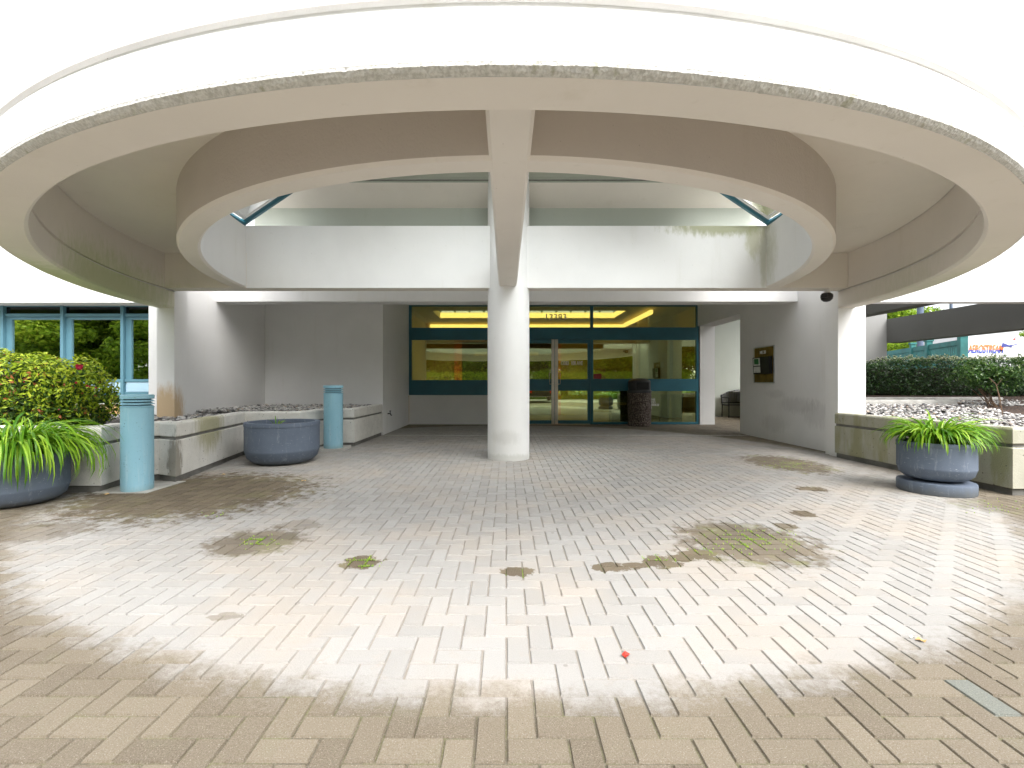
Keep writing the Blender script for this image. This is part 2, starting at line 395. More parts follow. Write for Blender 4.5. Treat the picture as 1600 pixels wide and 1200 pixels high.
M['numeral'] = plain('pale_numeral', (.50, .48, .44), .35, .3)
M['steel'] = plain('light_steel', (.55, .56, .57), .35, .8)
M['orange'] = plain('orange_trim', (.75, .22, .04), .6)
M['brown'] = plain('dark_brown_panel', (.09, .055, .02), .5)
M['yellow'] = plain('yellow_cast_wall', (.50, .37, .085), .7, 0, .08)  # lobby walls coloured for the yellow cast of the tinted glass
M['lobbyfloor'] = plain('lobby_floor_tile', (.34, .29, .20), .35, 0, .1)
M['whitefab'] = plain('lobby_white_panel', (.7, .68, .6), .6)
M['redplast'] = plain('red_sticker', (.30, .02, .02), .4)
M['green'] = plain('green_poster', (.03, .16, .05), .6)
M['paper'] = plain('poster_paper', (.6, .62, .58), .6, 0, .2, 0, 60)
M['carpaint'] = plain('dark_car_paint', (.03, .035, .042), .2, .3, .05)
M['tail'] = plain('red_tail_lamp', (.65, .01, .01), .2)
M['rubber'] = plain('tyre_rubber', (.015, .015, .015), .8)
M['carglass'] = plain('car_glass', (.01, .012, .015), .05)
M['chrome'] = plain('chrome', (.8, .8, .8), .12, 1)
M['greywall'] = stucco('grey_stucco', (.34, .34, .33))
M['palebuilding'] = plain('pale_far_wall', (.62, .60, .56), .8)
M['blind'] = plain('blind_slat', (.30, .42, .44), .7)
M['beamdark'] = stucco('dark_beam_stucco', (.19, .19, .18))
M['leafred'] = plain('red_leaf', (.50, .035, .02), .5)
M['leaftan'] = plain('dry_leaf', (.55, .36, .14), .6)
M['postgrey'] = plain('post_paint', (.09, .12, .18), .6)
def aggregate():
    b = NB('exposed_aggregate'); P = b.obj(); v = b.n('TexVoronoi'); b.l(P, v.inputs['Vector']); v.inputs['Scale'].default_value = 55
    bw = b.n('RGBToBW'); b.l(v.outputs['Color'], bw.inputs[0]); c = b.mix(b.sstep(bw.outputs[0], .2, .8), (.07, .045, .035), (.46, .39, .33))
    c = b.mix(b.sstep(v.outputs['Distance'], .35, .6), c, (.05, .035, .03))
    return b.pbr(c, .8, 0, b.bump(b.math('SUBTRACT', 1, v.outputs['Distance']), .8, .02), .3)
M['aggregate'] = aggregate()
def emis(name, c, st):
    b = NB(name); e = b.n('Emission'); e.inputs[0].default_value = (*c, 1); e.inputs[1].default_value = st; b.l(e.outputs[0], b.out.inputs[0]); return b.m
M['cove'] = emis('lit_cove', (1, .74, .27), 1.25)
def glass(name, tint, refl, gl=(1, 1, 1)):
    b = NB(name); t = b.n('BsdfTransparent'); t.inputs[0].default_value = (*tint, 1)
    g = b.n('BsdfGlossy'); g.inputs['Roughness'].default_value = .0; g.inputs[0].default_value = (*gl, 1)
    fr = b.n('Fresnel'); fr.inputs[0].default_value = 1.5
    f = b.math('ADD', fr.outputs[0], refl, clamp=True)
    P = b.pos(); nrm = b.bump(b.noise(P, 1.1, 1), .02, .05); b.l(nrm, g.inputs['Normal'])
    mx = b.n('MixShader'); b.l(f, mx.inputs[0]); b.l(t.outputs[0], mx.inputs[1]); b.l(g.outputs[0], mx.inputs[2]); b.l(mx.outputs[0], b.out.inputs[0]); return b.m
M['glass'] = glass('storefront_glass', (.74, .74, .54), .30, (.80, .98, .62))
M['winglass'] = glass('office_window_glass', (.45, .60, .55), .66, (.95, 1, .92))
M['skyglass'] = glass('skylight_glass', (.90, .96, .97), .04)

# ================================================================== SETTING
m = MB(); m.poly([(-400, -400, -.04), (400, -400, -.04), (400, 600, -.04), (-400, 600, -.04)])
tag(m.done('ground', M['asphalt']), kind='structure')
# paving
def build_paving():
    W = .1; gap = .0026; ch = .0045
    x0, x1, y0, y1 = -8.6, 9.2, -2.0, 16.2
    quads = []
    nx = int((x1 - x0) / W); ny = int((y1 - y0) / W)
    for j in range(-2, ny + 2):
        for i in range(-2, nx + 2):
            c = (i - j) % 4
            if c == 0: quads.append((i, j, i + 2, j + 1))
            elif c == 2: quads.append((i, j - 1, i + 1, j + 1))
    Q = np.array(quads, float) * W
    Q[:, [0, 2]] += x0; Q[:, [1, 3]] += y0
    c = (Q[:, :2] + Q[:, 2:]) / 2
    # soldier rows at the porch step and square stack round the column are laid straight: drop bricks outside the paved area
    keep = ~((c[:, 1] > 13.05) & (c[:, 0] < 5.4)) & (np.hypot(c[:, 0] - .035, c[:, 1] - 7.2) > .36)
    Q = Q[keep]; N = len(Q)
    Q[:, 0] += gap * .65; Q[:, 1] += gap * 1.4; Q[:, 2] -= gap * .65; Q[:, 3] -= gap * 1.4
    tw = rng.normal(0, .0008, (N, 4)); Q += tw
    zt = rng.normal(0, .0006, (N, 1)) + rng.normal(0, .00012, (N, 4))
    A, B, C, D = Q[:, 0], Q[:, 1], Q[:, 2], Q[:, 3]
    def ring(e, z): return np.stack([np.stack([A+e, B+e, z[:, 0]], 1), np.stack([C-e, B+e, z[:, 1]], 1), np.stack([C-e, D-e, z[:, 2]], 1), np.stack([A+e, D-e, z[:, 3]], 1)], 1)
    top = ring(ch, zt); bot = ring(0, zt - .010)
    V = np.concatenate([top, bot], 1).reshape(-1, 3)
    f = np.array([[0,1,2,3],[4,5,1,0],[5,6,2,1],[6,7,3,2],[7,4,0,3]])
    F = (np.arange(N)[:, None, None] * 8 + f[None]).reshape(-1, 4)
    r1 = rng.random(N); bx, by = gp(1560, 1100); r1[np.argmin(np.hypot((A + C) / 2 - bx, (B + D) / 2 - by))] = 2.0; rr = np.repeat(r1, 5)
    return mesh_np('paving', V, F, M['paver'], rnd=rr)
tag(build_paving(), 'herringbone brick paving, pale and dry inside a circle and brown outside it', 'paving', kind='structure')
m = MB(); m.poly([(-9, -3, -.0075), (9.6, -3, -.0075), (9.6, 16.4, -.0075), (-9, 16.4, -.0075)])
tag(m.done('paving_bed', M['joint']), kind='structure')
m = MB(); m.box(-2.76, 5.9, 10.30, 10.36, -.003, .004)
tag(m.done('paving_strip', M['kerb']), kind='structure')
# lawn and drive behind the camera (seen in the window reflections)
m = MB(); m.poly([(-60, -60, .0), (60, -60, .0), (60, -9, .0), (-60, -9, .0)])
tag(m.done('lawn', M['grass']), kind='structure')
M['drive'] = plain('pale_drive_concrete', (.40, .38, .345), .9, 0, .12, .2, 3)
m = MB(); m.poly([(-40, -8.9, -.014), (40, -8.9, -.014), (40, -3.01, -.014), (-40, -3.01, -.014)]); m.poly([(9.61, -3.01, -.014), (40, -3.01, -.014), (40, 4.7, -.014), (9.61, 4.7, -.014)]); m.poly([(-40, -3.01, -.014), (-9.01, -3.01, -.014), (-9.01, 4.7, -.014), (-40, 4.7, -.014)])
tag(m.done('driveway', M['drive']), kind='structure')

# ================================================================== CANOPY
CY = 7.25
cn = thing('entrance_canopy', 'large round white stucco canopy of two rings carried on a central column', 'canopy', (0, CY, 0))
# outer ring
ri, ro = 5.22, 5.49
prof = [(ri + .022, 2.345), (ro - .034, 2.345), (ro - .036, 2.384), (ro, 2.386), (ro, 2.592), (ro - .025, 2.596), (ro - .025, 2.630), (ro, 2.634), (ro + .004, 3.50),
        (ri, 3.50), (ri, 2.628), (ri + .03, 2.624), (ri + .03, 2.602), (ri, 2.598), (ri, 2.367)]
m = MB(); m.lathe(prof, 0, CY, 180, 180, 360)
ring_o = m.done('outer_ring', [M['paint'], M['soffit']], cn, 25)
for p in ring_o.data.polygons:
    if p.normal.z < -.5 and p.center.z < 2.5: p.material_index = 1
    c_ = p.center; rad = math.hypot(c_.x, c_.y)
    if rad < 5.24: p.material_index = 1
# chipped bare edge of the ring
random.seed(3); cache = {}
def jit(k, i):
    if i in (0, 4): return (0, 0)
    key = (k, i)
    if key not in cache: cache[key] = (random.gauss(0, .0007), random.gauss(0, .0008) + .0010 * math.sin(k * .13 + i))
    return cache[key]
m = MB(); m.lathe([(ro - .035, 2.383), (ro - .033, 2.3455), (ro - .016, 2.356), (ro - .0005, 2.370), (ro - .001, 2.3855)], 0, CY, 900, 180, 360, jit)
m.done('chipped_edge', M['edge'], cn)
# inner ring
ICY = 7.18
prof = [(3.995, 2.616), (4.155, 2.616), (4.18, 2.641), (4.18, 3.55), (3.97, 3.55), (3.97, 2.641)]
m = MB(); m.lathe(prof, 0, ICY, 160, 182.2, 357.8)
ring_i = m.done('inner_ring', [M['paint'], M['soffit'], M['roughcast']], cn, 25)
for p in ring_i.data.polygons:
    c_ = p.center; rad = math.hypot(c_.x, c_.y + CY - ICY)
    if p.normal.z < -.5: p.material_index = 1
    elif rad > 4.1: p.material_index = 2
# ceiling of the recess between rings (annulus, open inside the inner ring)
bm = bmesh.new(); n = 120; A = []; B = []
zc = H + 1.995
for z in (zc, zc + .15):
    a_ = [bm.verts.new((5.215 * math.cos(R(180 + 180 * k / n)), CY + 5.215 * math.sin(R(180 + 180 * k / n)), z)) for k in range(n + 1)]
    b_ = [bm.verts.new((4.185 * math.cos(R(180 + 180 * k / n)), ICY + .06 + 4.185 * math.sin(R(180 + 180 * k / n)), z)) for k in range(n + 1)]
    for k in range(n): bm.faces.new((a_[k], a_[k+1], b_[k+1], b_[k]))
me = bpy.data.meshes.new('recess_ceiling'); bmesh.ops.recalc_face_normals(bm, faces=bm.faces); bm.to_mesh(me); bm.free()
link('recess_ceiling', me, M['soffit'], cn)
# beam
def beam(x, y0, y1, z0, z1, w, c):
    pol = [(x - w/2, z1), (x - w/2, z0 + c), (x - w/2 + c, z0), (x + w/2 - c, z0), (x + w/2, z0 + c), (x + w/2, z1)]
    return MB().prism(pol, 'y', y0, y1)
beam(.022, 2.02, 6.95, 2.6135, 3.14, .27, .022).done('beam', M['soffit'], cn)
# column
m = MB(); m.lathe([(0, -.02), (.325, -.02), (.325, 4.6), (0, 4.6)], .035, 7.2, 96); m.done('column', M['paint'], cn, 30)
for sx in (-1, 1):
    m = MB(); x0, x1 = sorted((sx * 5.222, sx * 5.50)); m.box(x0, x1, 7.252, 7.43, 0, 2.95)
    if sx > 0: pass
    m.box(*sorted((sx * 5.265, sx * 5.50)), 7.432, 7.60, 0, 2.95)
    m.box(*sorted((sx * 5.24, sx * 5.27)), 7.40, 7.47, 0, 2.6)
    m.done('pier', M['paint'], cn)
# wall beam behind the rings
m = MB(); m.box(-5.215, 5.215, 7.04, 7.27, 2.616, 3.145)
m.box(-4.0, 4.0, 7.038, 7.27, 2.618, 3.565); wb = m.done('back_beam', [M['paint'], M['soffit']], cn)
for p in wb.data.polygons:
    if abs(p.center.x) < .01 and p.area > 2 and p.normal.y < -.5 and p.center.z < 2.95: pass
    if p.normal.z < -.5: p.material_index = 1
for s in (-1, 1):
    m = MB(); m.box(*sorted((s * 3.965, s * 5.212)), 7.030, 7.039, 2.618, 3.145)
    m.done('recess_end_wall', M['soffit'], cn)  # thin tan facing, its colour stands for shade in the recess
# clerestory band and sloped soffit behind the parapet
m = MB(); m.prism([(7.60, 3.45), (7.60, 4.05), (7.12, 4.262), (7.12, 5.1), (7.80, 5.1), (7.80, 3.45)], 'x', -4.15, 4.15)
m.box(-4.10, 4.10, 7.105, 7.119, 4.345, 4.375)
cl = m.done('clerestory_band', [M['passage'], M['soffit'], M['toe']], cn)
for p in cl.data.polygons:
    if p.normal.z < -.3 and p.area > 1: p.material_index = 1
m = MB(); m.box(-3.6, 3.6, 7.098, 7.118, 4.288, 4.298); m.done('groove_shade', M['toe'], cn)  # dark strip on the face, drawn for the shade of a groove
m = MB(); m.box(-3.96, 3.96, 7.27, 7.60, 3.44, 3.47); m.done('ledge', M['paint'], cn)
m = MB(); m.box(-3.0, 3.0, 5.9, 8.1, 4.70, 4.85); m.done('shade_slab', M['soffit'], cn)  # unseen slab added over the clerestory to darken it
# skylight: two glazed slopes
sk = bpy.data.objects.new('skylight', None); COL.objects.link(sk); sk.parent = cn; sk.location = (0, 0, 0)
ex, ez, rx_, rz_ = 4.02, 3.57, .15, 6.2
for s in (-1, 1):
    g = MB(); f = MB()
    def at(t, y, off=0):
        x = ex + (rx_ - ex) * t; z = ez + (rz_ - ez) * t
        return (s * x, y, z + off)
    g.poly([at(0.02, 4.4), at(1, 4.4), at(1, 7.0), at(0.02, 7.0)])
    g.done('glass_pane', M['skyglass'], sk)
    for y in (4.4, 5.27, 6.13, 7.0):
        f.tube([at(-.01, y, .02), at(1, y, .02)], .035 if y < 7 else .05, 6)
    for t in (0, .22, .5, .75, 1):
        f.tube([at(t, 4.4, .02), at(t, 7.03, .02)], .06 if t == 0 else .03, 6)
    f.done('glazing_bar', M['teal'], sk)
    # white inner gasket lines beside the bars
    f = MB(); f.tube([at(.02, 6.90, .0), at(1, 6.90, .0)], .016, 6); f.tube([at(.03, 4.4, .0), at(.03, 6.9, .0)], .016, 6); f.done('gasket', M['white'], sk)
g = MB(); g.poly([(-ex, 4.38, ez), (ex, 4.38, ez), (rx_, 4.38, rz_), (-rx_, 4.38, rz_)]); g.done('end_pane', M['skyglass'], sk)

# ================================================================== BUILDING
bd = thing('office_building', 'white stucco office building with teal framed windows and a glazed entrance', 'building', (0, 8.6, 0))
P_ = M['paint']
m = MB(); m.box(-14, -5.502, 8.25, 8.55, 2.628, 4.9); m.box(-14, -5.505, 8.25, 8.6, 2.610, 2.627); m.done('wall', P_, bd)          # upper wall left
m = MB(); m.box(5.502, 15, 8.25, 8.45, 2.62, 4.9); m.done('wall', P_, bd)                        # upper wall right
# side walls of the porch
m = MB(); m.box(-5.9, -5.42, 7.602, 10.5, 0, 4.8); m.done('wall', P_, bd)
m = MB(); m.box(5.44, 5.93, 7.602, 10.72, 0, 4.8); m.box(5.44, 5.93, 10.72, 13.1, 2.79, 4.8); m.box(5.47, 5.93, 13.1, 13.4, 0, 4.8)
m.done('wall', P_, bd)
# back wall, return wall and its shadow line
m = MB(); m.box(-5.42, -2.77, 10.352, 10.6, 0, .787); m.box(-5.42, -2.78, 10.362, 10.6, .787, .803); m.box(-5.42, -2.77, 10.35, 10.6, .803, 3.4)
m.box(-2.99, -2.77, 10.6, 13.1, 0, .787); m.box(-2.99, -2.782, 10.6, 13.1, .787, .803); m.box(-2.99, -2.768, 10.6, 13.1, .803, 3.4)
m.done('wall', P_, bd)
# fascia over the porch and porch ceiling
m = MB(); m.box(-5.418, 5.438, 8.6, 8.92, 2.69, 4.8); m.done('fascia', P_, bd)
m = MB(); m.box(-5.418, 5.438, 8.92, 13.1, 3.39, 3.5); m.done('porch_ceiling', P_, bd)
# low wall under the left window of the entrance
SY = 13.1
Z = lambda v: H + (600 - v) * SY / 720
X = lambda u: (u - 791) * SY / 720
m = MB(); m.box(-2.768, X(806), SY + .02, SY + .3, 0, Z(617.2)); m.done('wall', P_, bd)
def frame_rect(m, u0, u1, v0, v1, d=.10):
    m.box(X(u0), X(u1), SY, SY + d, Z(v1), Z(v0))
def rectw(name, u0, u1, v0, v1, bars, panes, label=None):
    fr = MB()
    for b_ in bars: frame_rect(fr, *b_)
    o = fr.done(name, M['teal'], bd)
    if label: o['label'] = label
    for (a, b, c, d) in panes:
        g = MB(); g.box(X(a), X(b), SY + .045, SY + .052, Z(d), Z(c)); g.done('pane', M['glass'], o)
    return o
# left window
rectw('window', 638, 806, 478, 617, [(638, 643, 476, 617.2), (643, 806, 476, 478.5), (643, 806, 512, 531), (643, 806, 594, 617.2)],
      [(643, 806, 478.5, 512), (643, 806, 531, 594)])
# transom over doors
rectw('window', 806, 923, 476, 530, [(806, 811, 476, 663), (811, 922.5, 476, 478.5), (811, 922.5, 511.5, 530)], [(811, 922.5, 478.5, 511.5)])
# right window
rectw('window', 922.5, 1093, 476, 663, [(922.5, 927, 476, 663), (1088.5, 1093.5, 476, 663), (927, 1088.5, 476, 478.5), (927, 1088.5, 511.5, 531),
      (927, 1088.5, 592, 611), (927, 1088.5, 659.5, 663)], [(927, 1088.5, 478.5, 511.5), (927, 1088.5, 531, 592), (927, 1088.5, 611, 659.5)])
# doors
for (a, b, lab) in ((811, 866.3, 'left door leaf, half hidden behind the column'), (866.7, 922.4, 'right door leaf with the street address on its glass')):
    fr = MB()
    for r_ in ((a, a + 3.5, 530.2, 662.5), (b - 4, b, 530.2, 662.5), (a + 3.5, b - 4, 530.2, 536.5), (a + 3.5, b - 4, 592.5, 610.5), (a + 3.5, b - 4, 657, 662.5)):
        fr.box(X(r_[0]), X(r_[1]), SY + .02, SY + .075, Z(r_[3]), Z(r_[2]))
    d_ = fr.done('door', M['teal'], bd); d_['label'] = lab
    for (c, e) in ((536.5, 592.5), (610.5, 657)):
        g = MB(); g.box(X(a + 3.5), X(b - 4), SY + .045, SY + .052, Z(e), Z(c)); g.done('pane', M['glass'], d_)
    st = MB(); sx0, sx1 = (X(861.8), X(866.2)) if a < 820 else (X(867), X(871.8))
    st.box(sx0, sx1, SY - .012, SY + .019, Z(662.3), Z(530.3), bev=.004); st.done('meeting_stile', M['aluminium'], d_)
    hx = X(858.5) if a < 820 else X(875)
    h_ = MB(); h_.tube([(sx0 if a > 820 else sx1, SY - .02, Z(582)), (hx, SY - .05, Z(582.5)), (hx + .0, SY - .07, Z(585)), (hx, SY - .07, Z(597)), (hx, SY - .05, Z(600)), (sx0 if a > 820 else sx1, SY - .02, Z(600.5))], .011, 8)
    h_.done('handle', M['aluminium'], d_, 40)
# lettering
def text(body, size, mat, name, parent, loc, rz=0, extr=.002, shear=0, align='LEFT', bold=0, sx=1, ry=None):
    cu = bpy.data.curves.new(name, 'FONT'); cu.body = body; cu.size = size; cu.extrude = extr; cu.shear = shear; cu.align_x = align; cu.offset = bold
    o = bpy.data.objects.new('tmp', cu); COL.objects.link(o); dg = bpy.context.evaluated_depsgraph_get(); dg.update()
    me = bpy.data.meshes.new_from_object(o.evaluated_get(dg)); bpy.data.objects.remove(o); bpy.data.curves.remove(cu)
    me.transform(Matrix.Translation(loc) @ Matrix.Rotation(rz, 4, 'Z') @ Matrix.Rotation(R(90), 4, 'X') @ Matrix.Diagonal((sx, 1, 1, 1)))
    me.name = name
    return link(name, me, mat, parent)
o = text('13383', .25, M['numeral'], 'house_number', bd, (X(850.5), SY + .038, Z(499.8)), bold=.001, sx=1.04)
o['label'] = 'pale numerals 13383 on the glass above the doors'
o = text('13383  108 AVE', .155, M['letter'], 'address_lettering', bd, (X(876), SY + .038, Z(570.2)), bold=.004, sx=.62)
o['label'] = 'small white address lettering on the right door'
st = MB(); st.box(X(928), X(940), SY + .035, SY + .042, Z(592), Z(584)); o = st.done('sticker', M['redplast'], bd); o['label'] = 'dark red notice sticker in the corner of the entrance window'
for i, (t_, u_) in enumerate((('NS', 1018.5), ('CO', 1018), ('ANCE', 1018), ('I', 1018))):
    text(t_, .085, M['letter'], 'window_lettering', bd, (X(u_), SY + .038, Z(626 + i * 4.2)), bold=.002)
# ---- lobby (inside, seen through the glass)
m = MB(); m.box(-3.4, 6.1, 13.22, 17.3, -.12, -.01 + .004); m.done('lobby_floor', M['lobbyfloor'], bd)
m = MB(); m.box(-3.1, -2.99, 13.2, 17.1, 0, 3.6); m.box(-2.99, 5.9, 17.0, 17.2, 0, 3.6); m.box(5.47, 5.6, 13.4, 17.0, 0, 3.6)
m.box(4.35, 5.47, 15.2, 15.35, 0, 3.39); m.done('lobby_wall', M['yellow'], bd)
tr = (-2.26, 3.70, 14.1, 15.8)
m = MB(); zc = 3.39
m.box(-2.99, tr[0], 13.2, 17, zc, zc + .06); m.box(tr[1], 5.47, 13.2, 17, zc, zc + .06); m.box(tr[0], tr[1], 13.2, tr[2], zc, zc + .06); m.box(tr[0], tr[1], tr[3], 17, zc, zc + .06)
m.box(tr[0] - .08, tr[0], tr[2], tr[3], zc + .06, zc + .21); m.box(tr[1], tr[1] + .08, tr[2], tr[3], zc + .06, zc + .21); m.box(tr[0], tr[1], tr[2] - .08, tr[2], zc + .06, zc + .21)
m.done('lobby_ceiling', M['yellow'], bd)
m = MB(); m.box(tr[0], tr[1], tr[3] - .01, tr[3] + .05, zc + .03, zc + .205); m.box(tr[1] - .01, tr[1] + .05, tr[2], tr[3] - .02, zc + .03, zc + .205); m.done('cove_light', M['cove'], bd)
m = MB(); m.box(-2.8, 4.25, 16.90, 16.98, zc - .17, zc - .05); m.box(4.25, 4.33, 13.6, 16.9, zc - .17, zc - .05); m.done('cove_light', M['cove'], bd)
m = MB()
for i in range(13):
    x = tr[0] + (tr[1] - tr[0]) * i / 12; m.tube([(x, tr[3] + .05, zc + .23), (x + .25, tr[3] - 1.0, zc + 1.1), (x+.25, tr[2], zc + .35)], .035, 5)
m.done('glazing_bar', M['teal'], bd)
m = MB(); m.poly([(tr[0], tr[3] + .05, zc + .23), (tr[1], tr[3] + .05, zc + .23), (tr[1], tr[3] - 1.0, zc + 1.12), (tr[0], tr[3] - 1.0, zc + 1.12)]); m.done('lobby_skylight', M['skyglass'], bd)
# orange trimmed dark lift opening and fittings on the back wall
Y2 = 16.98
X2 = lambda u: (u - 791) * Y2 / 720
Z2 = lambda v: H + (600 - v) * Y2 / 720
m = MB(); m.box(X2(710), X2(722), Y2 - .07, Y2, 0, Z2(528)); m.box(X2(722), X2(868), Y2 - .07, Y2, Z2(534), Z2(528)); m.box(X2(868), X2(876), Y2 - .07, Y2, 0, Z2(528)); m.done('door_surround', M['orange'], bd)
m = MB(); m.box(X2(722), X2(868), Y2 - .03, Y2 - .002, .0, Z2(534)); m.done('lift_door', M['brown'], bd)
for q_ in ((742, 764), (820, 841)): m = MB(); m.box(X2(q_[0]), X2(q_[1]), Y2 - .08, Y2 - .035, Z2(556), Z2(550)); m.done('lobby_sign', M['leaftan'], bd)
Y3 = 15.19
X3 = lambda u: (u - 791) * Y3 / 720
Z3 = lambda v: H + (600 - v) * Y3 / 720
# lobby things
m = MB(); m.box(X3(1010), X3(1024), 14.9, 15.05, 0, 3.35); tag(m.done('lobby_pillar', M['greywall'], None), 'grey square pillar standing inside the lobby', 'pillar')
m = MB(); m.box(X3(1046), X3(1062), 15.12, 15.19, Z3(592), Z3(531)); m.box(X3(1050), X3(1056), 15.10, 15.12, Z3(570), Z3(535)); tag(m.done('notice_board', M['brown'], None), 'tall dark notice board on the lobby wall', 'notice board')
m = MB(); m.box(X3(1028), X3(1036), 15.14, 15.19, Z3(574), Z3(566)); tag(m.done('notice', M['paper'], None), 'small white paper notice on the lobby wall', 'notice')
for i, (u_, lab) in enumerate(((1037, 'black tapered waste bin behind the entrance glass, nearer the concrete bin'), (1058, 'black tapered waste bin behind the entrance glass, nearer the right jamb'))):
    t = thing('waste_bin', lab, 'bin', ((u_ - 791) * 14.0 / 720, 14.0, 0), 0, 'black bins inside the lobby')
    for nm, hh0, hh1, r0, r1 in (('bin_body', 0, .80, .15, .20), ('bin_rim', .80, .84, .215, .215)):
        m = MB(); m.lathe([(0, hh0), (r0, hh0), (r1, hh1), (0, hh1)], 0, 0, 4, 45, 405); m.done(nm, M['black'], t, world=False)
t = thing('silhouette', 'black cabinet added behind the glass for the reflection of the concrete litter bin', 'silhouette', ((966 - 791) * 13.9 / 720, 13.9, 0))  # added dark box, stands in for the bin mirrored in the glass
m = MB(); m.box(-.24, .24, -.2, .2, .0, .52); m.box(-.24, .24, .12, .2, .52, .80); m.box(-.24, -.21, -.2, .12, .52, .80); m.box(.21, .24, -.2, .12, .52, .80); m.box(-.26, .26, -.22, .22, .80, 1.05); m.done('dark_block', M['black'], t, world=False)
m = MB(); m.box(-.20, .20, -.19, .1, .522, .60); m.done('tan_block', M['leaftan'], t, world=False)
# ---- office windows on the left
WY = 8.6
wx = lambda u: (u - 791) * WY / 720
wz = lambda v: H + (600 - v) * WY / 720
edges = [-13.87, -12.75, -11.63, -10.51, -9.39, -8.27, -7.15, -5.91]
for i in range(7):
    a, b = edges[i] + .028, edges[i + 1] - .028
    f = MB(); T = .07
    f.box(edges[i] - .028, edges[i] + .028, WY - .03, WY + .09, 0, wz(477.5))
    f.box(a, b, WY, WY + .08, wz(494.5), wz(490)); f.box(a, b, WY, WY + .08, wz(596.5), wz(592.5)); f.box(a, b, WY, WY + .08, wz(617), wz(613)); f.box(a, b, WY, WY + .08, .5, .56)
    f.box(a, b, WY, WY + .08, wz(479.2), wz(477.5))
    f.box(a, a + .10, WY + .03, WY + .09, wz(592.5), wz(494.5)); f.box(b - .03, b, WY + .03, WY + .09, wz(592.5), wz(494.5)); f.box(a + .1, b - .03, WY + .03, WY + .09, wz(499), wz(494.5))
    o = f.done('window', M['teal_light'], bd)
    g = MB(); g.box(a + .1, b - .03, WY + .055, WY + .062, wz(592.5), wz(499)); g.box(a, b, WY + .055, WY + .062, .56, wz(617)); g.done('pane', M['winglass'], o)
    g = MB(); g.box(a, b, WY + .035, WY + .045, wz(490), wz(479.2)); g.done('transom_pane', M['darkpane'], o)
    g = MB(); g.box(a + .03, b - .03, WY + .012, WY + .05, wz(612), wz(597.5)); g.box(a, b, WY + .03, WY + .05, wz(613), wz(596.5)); g.done('spandrel_panel', M['teal_panel'], o)
m = MB(); m.box(-14, -5.9, WY, WY + .3, 0, .5); m.done('wall', M['kerb'], bd)
m = MB(); m.box(-14, -5.9, 12.4, 12.5, 0, 3.2); m.box(-14, -5.9, 8.9, 12.4, .0, .02); m.box(-14, -5.9, 8.75, 12.4, 2.9, 3.0); m.box(-14.1, -14, 8.7, 12.5, 0, 3.2); m.done('office_interior', M['greywall'], bd)
bl = thing('vertical_blind', 'pale vertical blind behind the office window', 'blind', (-8.8, 8.9, .5))
m = MB()
for i in range(14): m.obox((-9.3 + i * .075, 8.88, 1.9), .05, .003, 1.5, R(25))
m.done('slat', M['blind'], bl)
# building roof mass behind; slabs over the passage added to shade its wall
m = MB(); m.box(-14, -5.42, 8.56, 20, 4.8, 5.0); m.box(-5.42, 8.0, 8.93, 13.3, 4.81, 5.0); m.box(6.0, 8.0, 13.3, 16.8, 4.81, 5.0); m.box(8.0, 10.2, 13.0, 16.8, 4.81, 5.0); m.box(-5.42, 6.0, 17.3, 20, 4.81, 5.0); m.box(-5.42, -2.9, 13.3, 17.3, 4.81, 5.0); m.box(5.2, 6.0, 13.3, 17.3, 4.81, 5.0); m.done('roof', M['toe'], bd)

# ---- right side: open frame of beams, passage wall
pg = thing('beam_frame', 'grey concrete frame of deep beams and a wall over the hedge on the right', 'beam frame', (10, 12, 0))
m = MB(); m.box(10.24, 10.6, 7.4, 12.4, H + 1.10, H + 1.74); m.done('beam', M['beamdark'], pg)
m = MB(); m.box(9.0, 9.4, 8.46, 12.4, H + 1.74, H + 2.5); m.done('beam', M['beamdark'], pg)
m = MB(); m.box(8.6, 10.245, 12.4, 12.8, .4, H + 2.5); m.done('wall', M['greywall'], pg)
wl = MB(); wl.box(6.0, 11, 16.4, 16.6, 0, 1.0 - .02); wl.box(6.0, 11, 16.41, 16.6, .98, 1.0); wl.box(6.0, 11, 16.4, 16.6, 1.0, 3.6)
tag(wl.done('passage_wall', M['passage']), 'pale green-grey wall at the end of the side passage behind the bench', 'wall')

# ================================================================== PLANTER WALLS
def sweep(path, prof, side, name, mat, parent):
    path = [Vector(p) for p in path]; bm = bmesh.new(); rings = []
    for i, p in enumerate(path):
        d0 = (path[i] - path[i-1]).normalized() if i else (path[1] - path[0]).normalized()
        d1 = (path[i+1] - path[i]).normalized() if i < len(path) - 1 else d0
        n0 = Vector((-d0.y, d0.x)) * side; n1 = Vector((-d1.y, d1.x)) * side
        b_ = (n0 + n1).normalized(); k = 1 / max(.5, b_.dot(n0))
        rings.append([bm.verts.new((p.x + b_.x * k * o_, p.y + b_.y * k * o_, z)) for o_, z in prof])
    q = len(prof)
    for A, B in zip(rings, rings[1:]):
        for i in range(q): bm.faces.new((A[i], B[i], B[(i+1) % q], A[(i+1) % q]))
    bm.faces.new(rings[0]); bm.faces.new(rings[-1][::-1])
    bmesh.ops.recalc_face_normals(bm, faces=bm.faces)
    me = bpy.data.meshes.new(name); bm.to_mesh(me); bm.free(); return link(name, me, mat, parent)
LP = [(-2.775, 10.34), (-2.79, 8.45), (-3.24, 8.45), (-3.36, 7.50), (-4.22, 7.44), (-3.83, 5.34), (-4.15, 5.50), (-4.37, 5.24), (-4.28, 4.87), (-5.9, 4.87), (-6.9, 5.0), (-8.0, 5.5), (-9.4, 6.6), (-10.5, 8.3)]
RP = [(5.165, 7.245), (5.20, 4.73), (7.6, 4.73), (9.5, 4.9), (14, 5.2)]
body = [(0, .075), (0, .485), (.012, .495), (.15, .495), (.15, .075)]
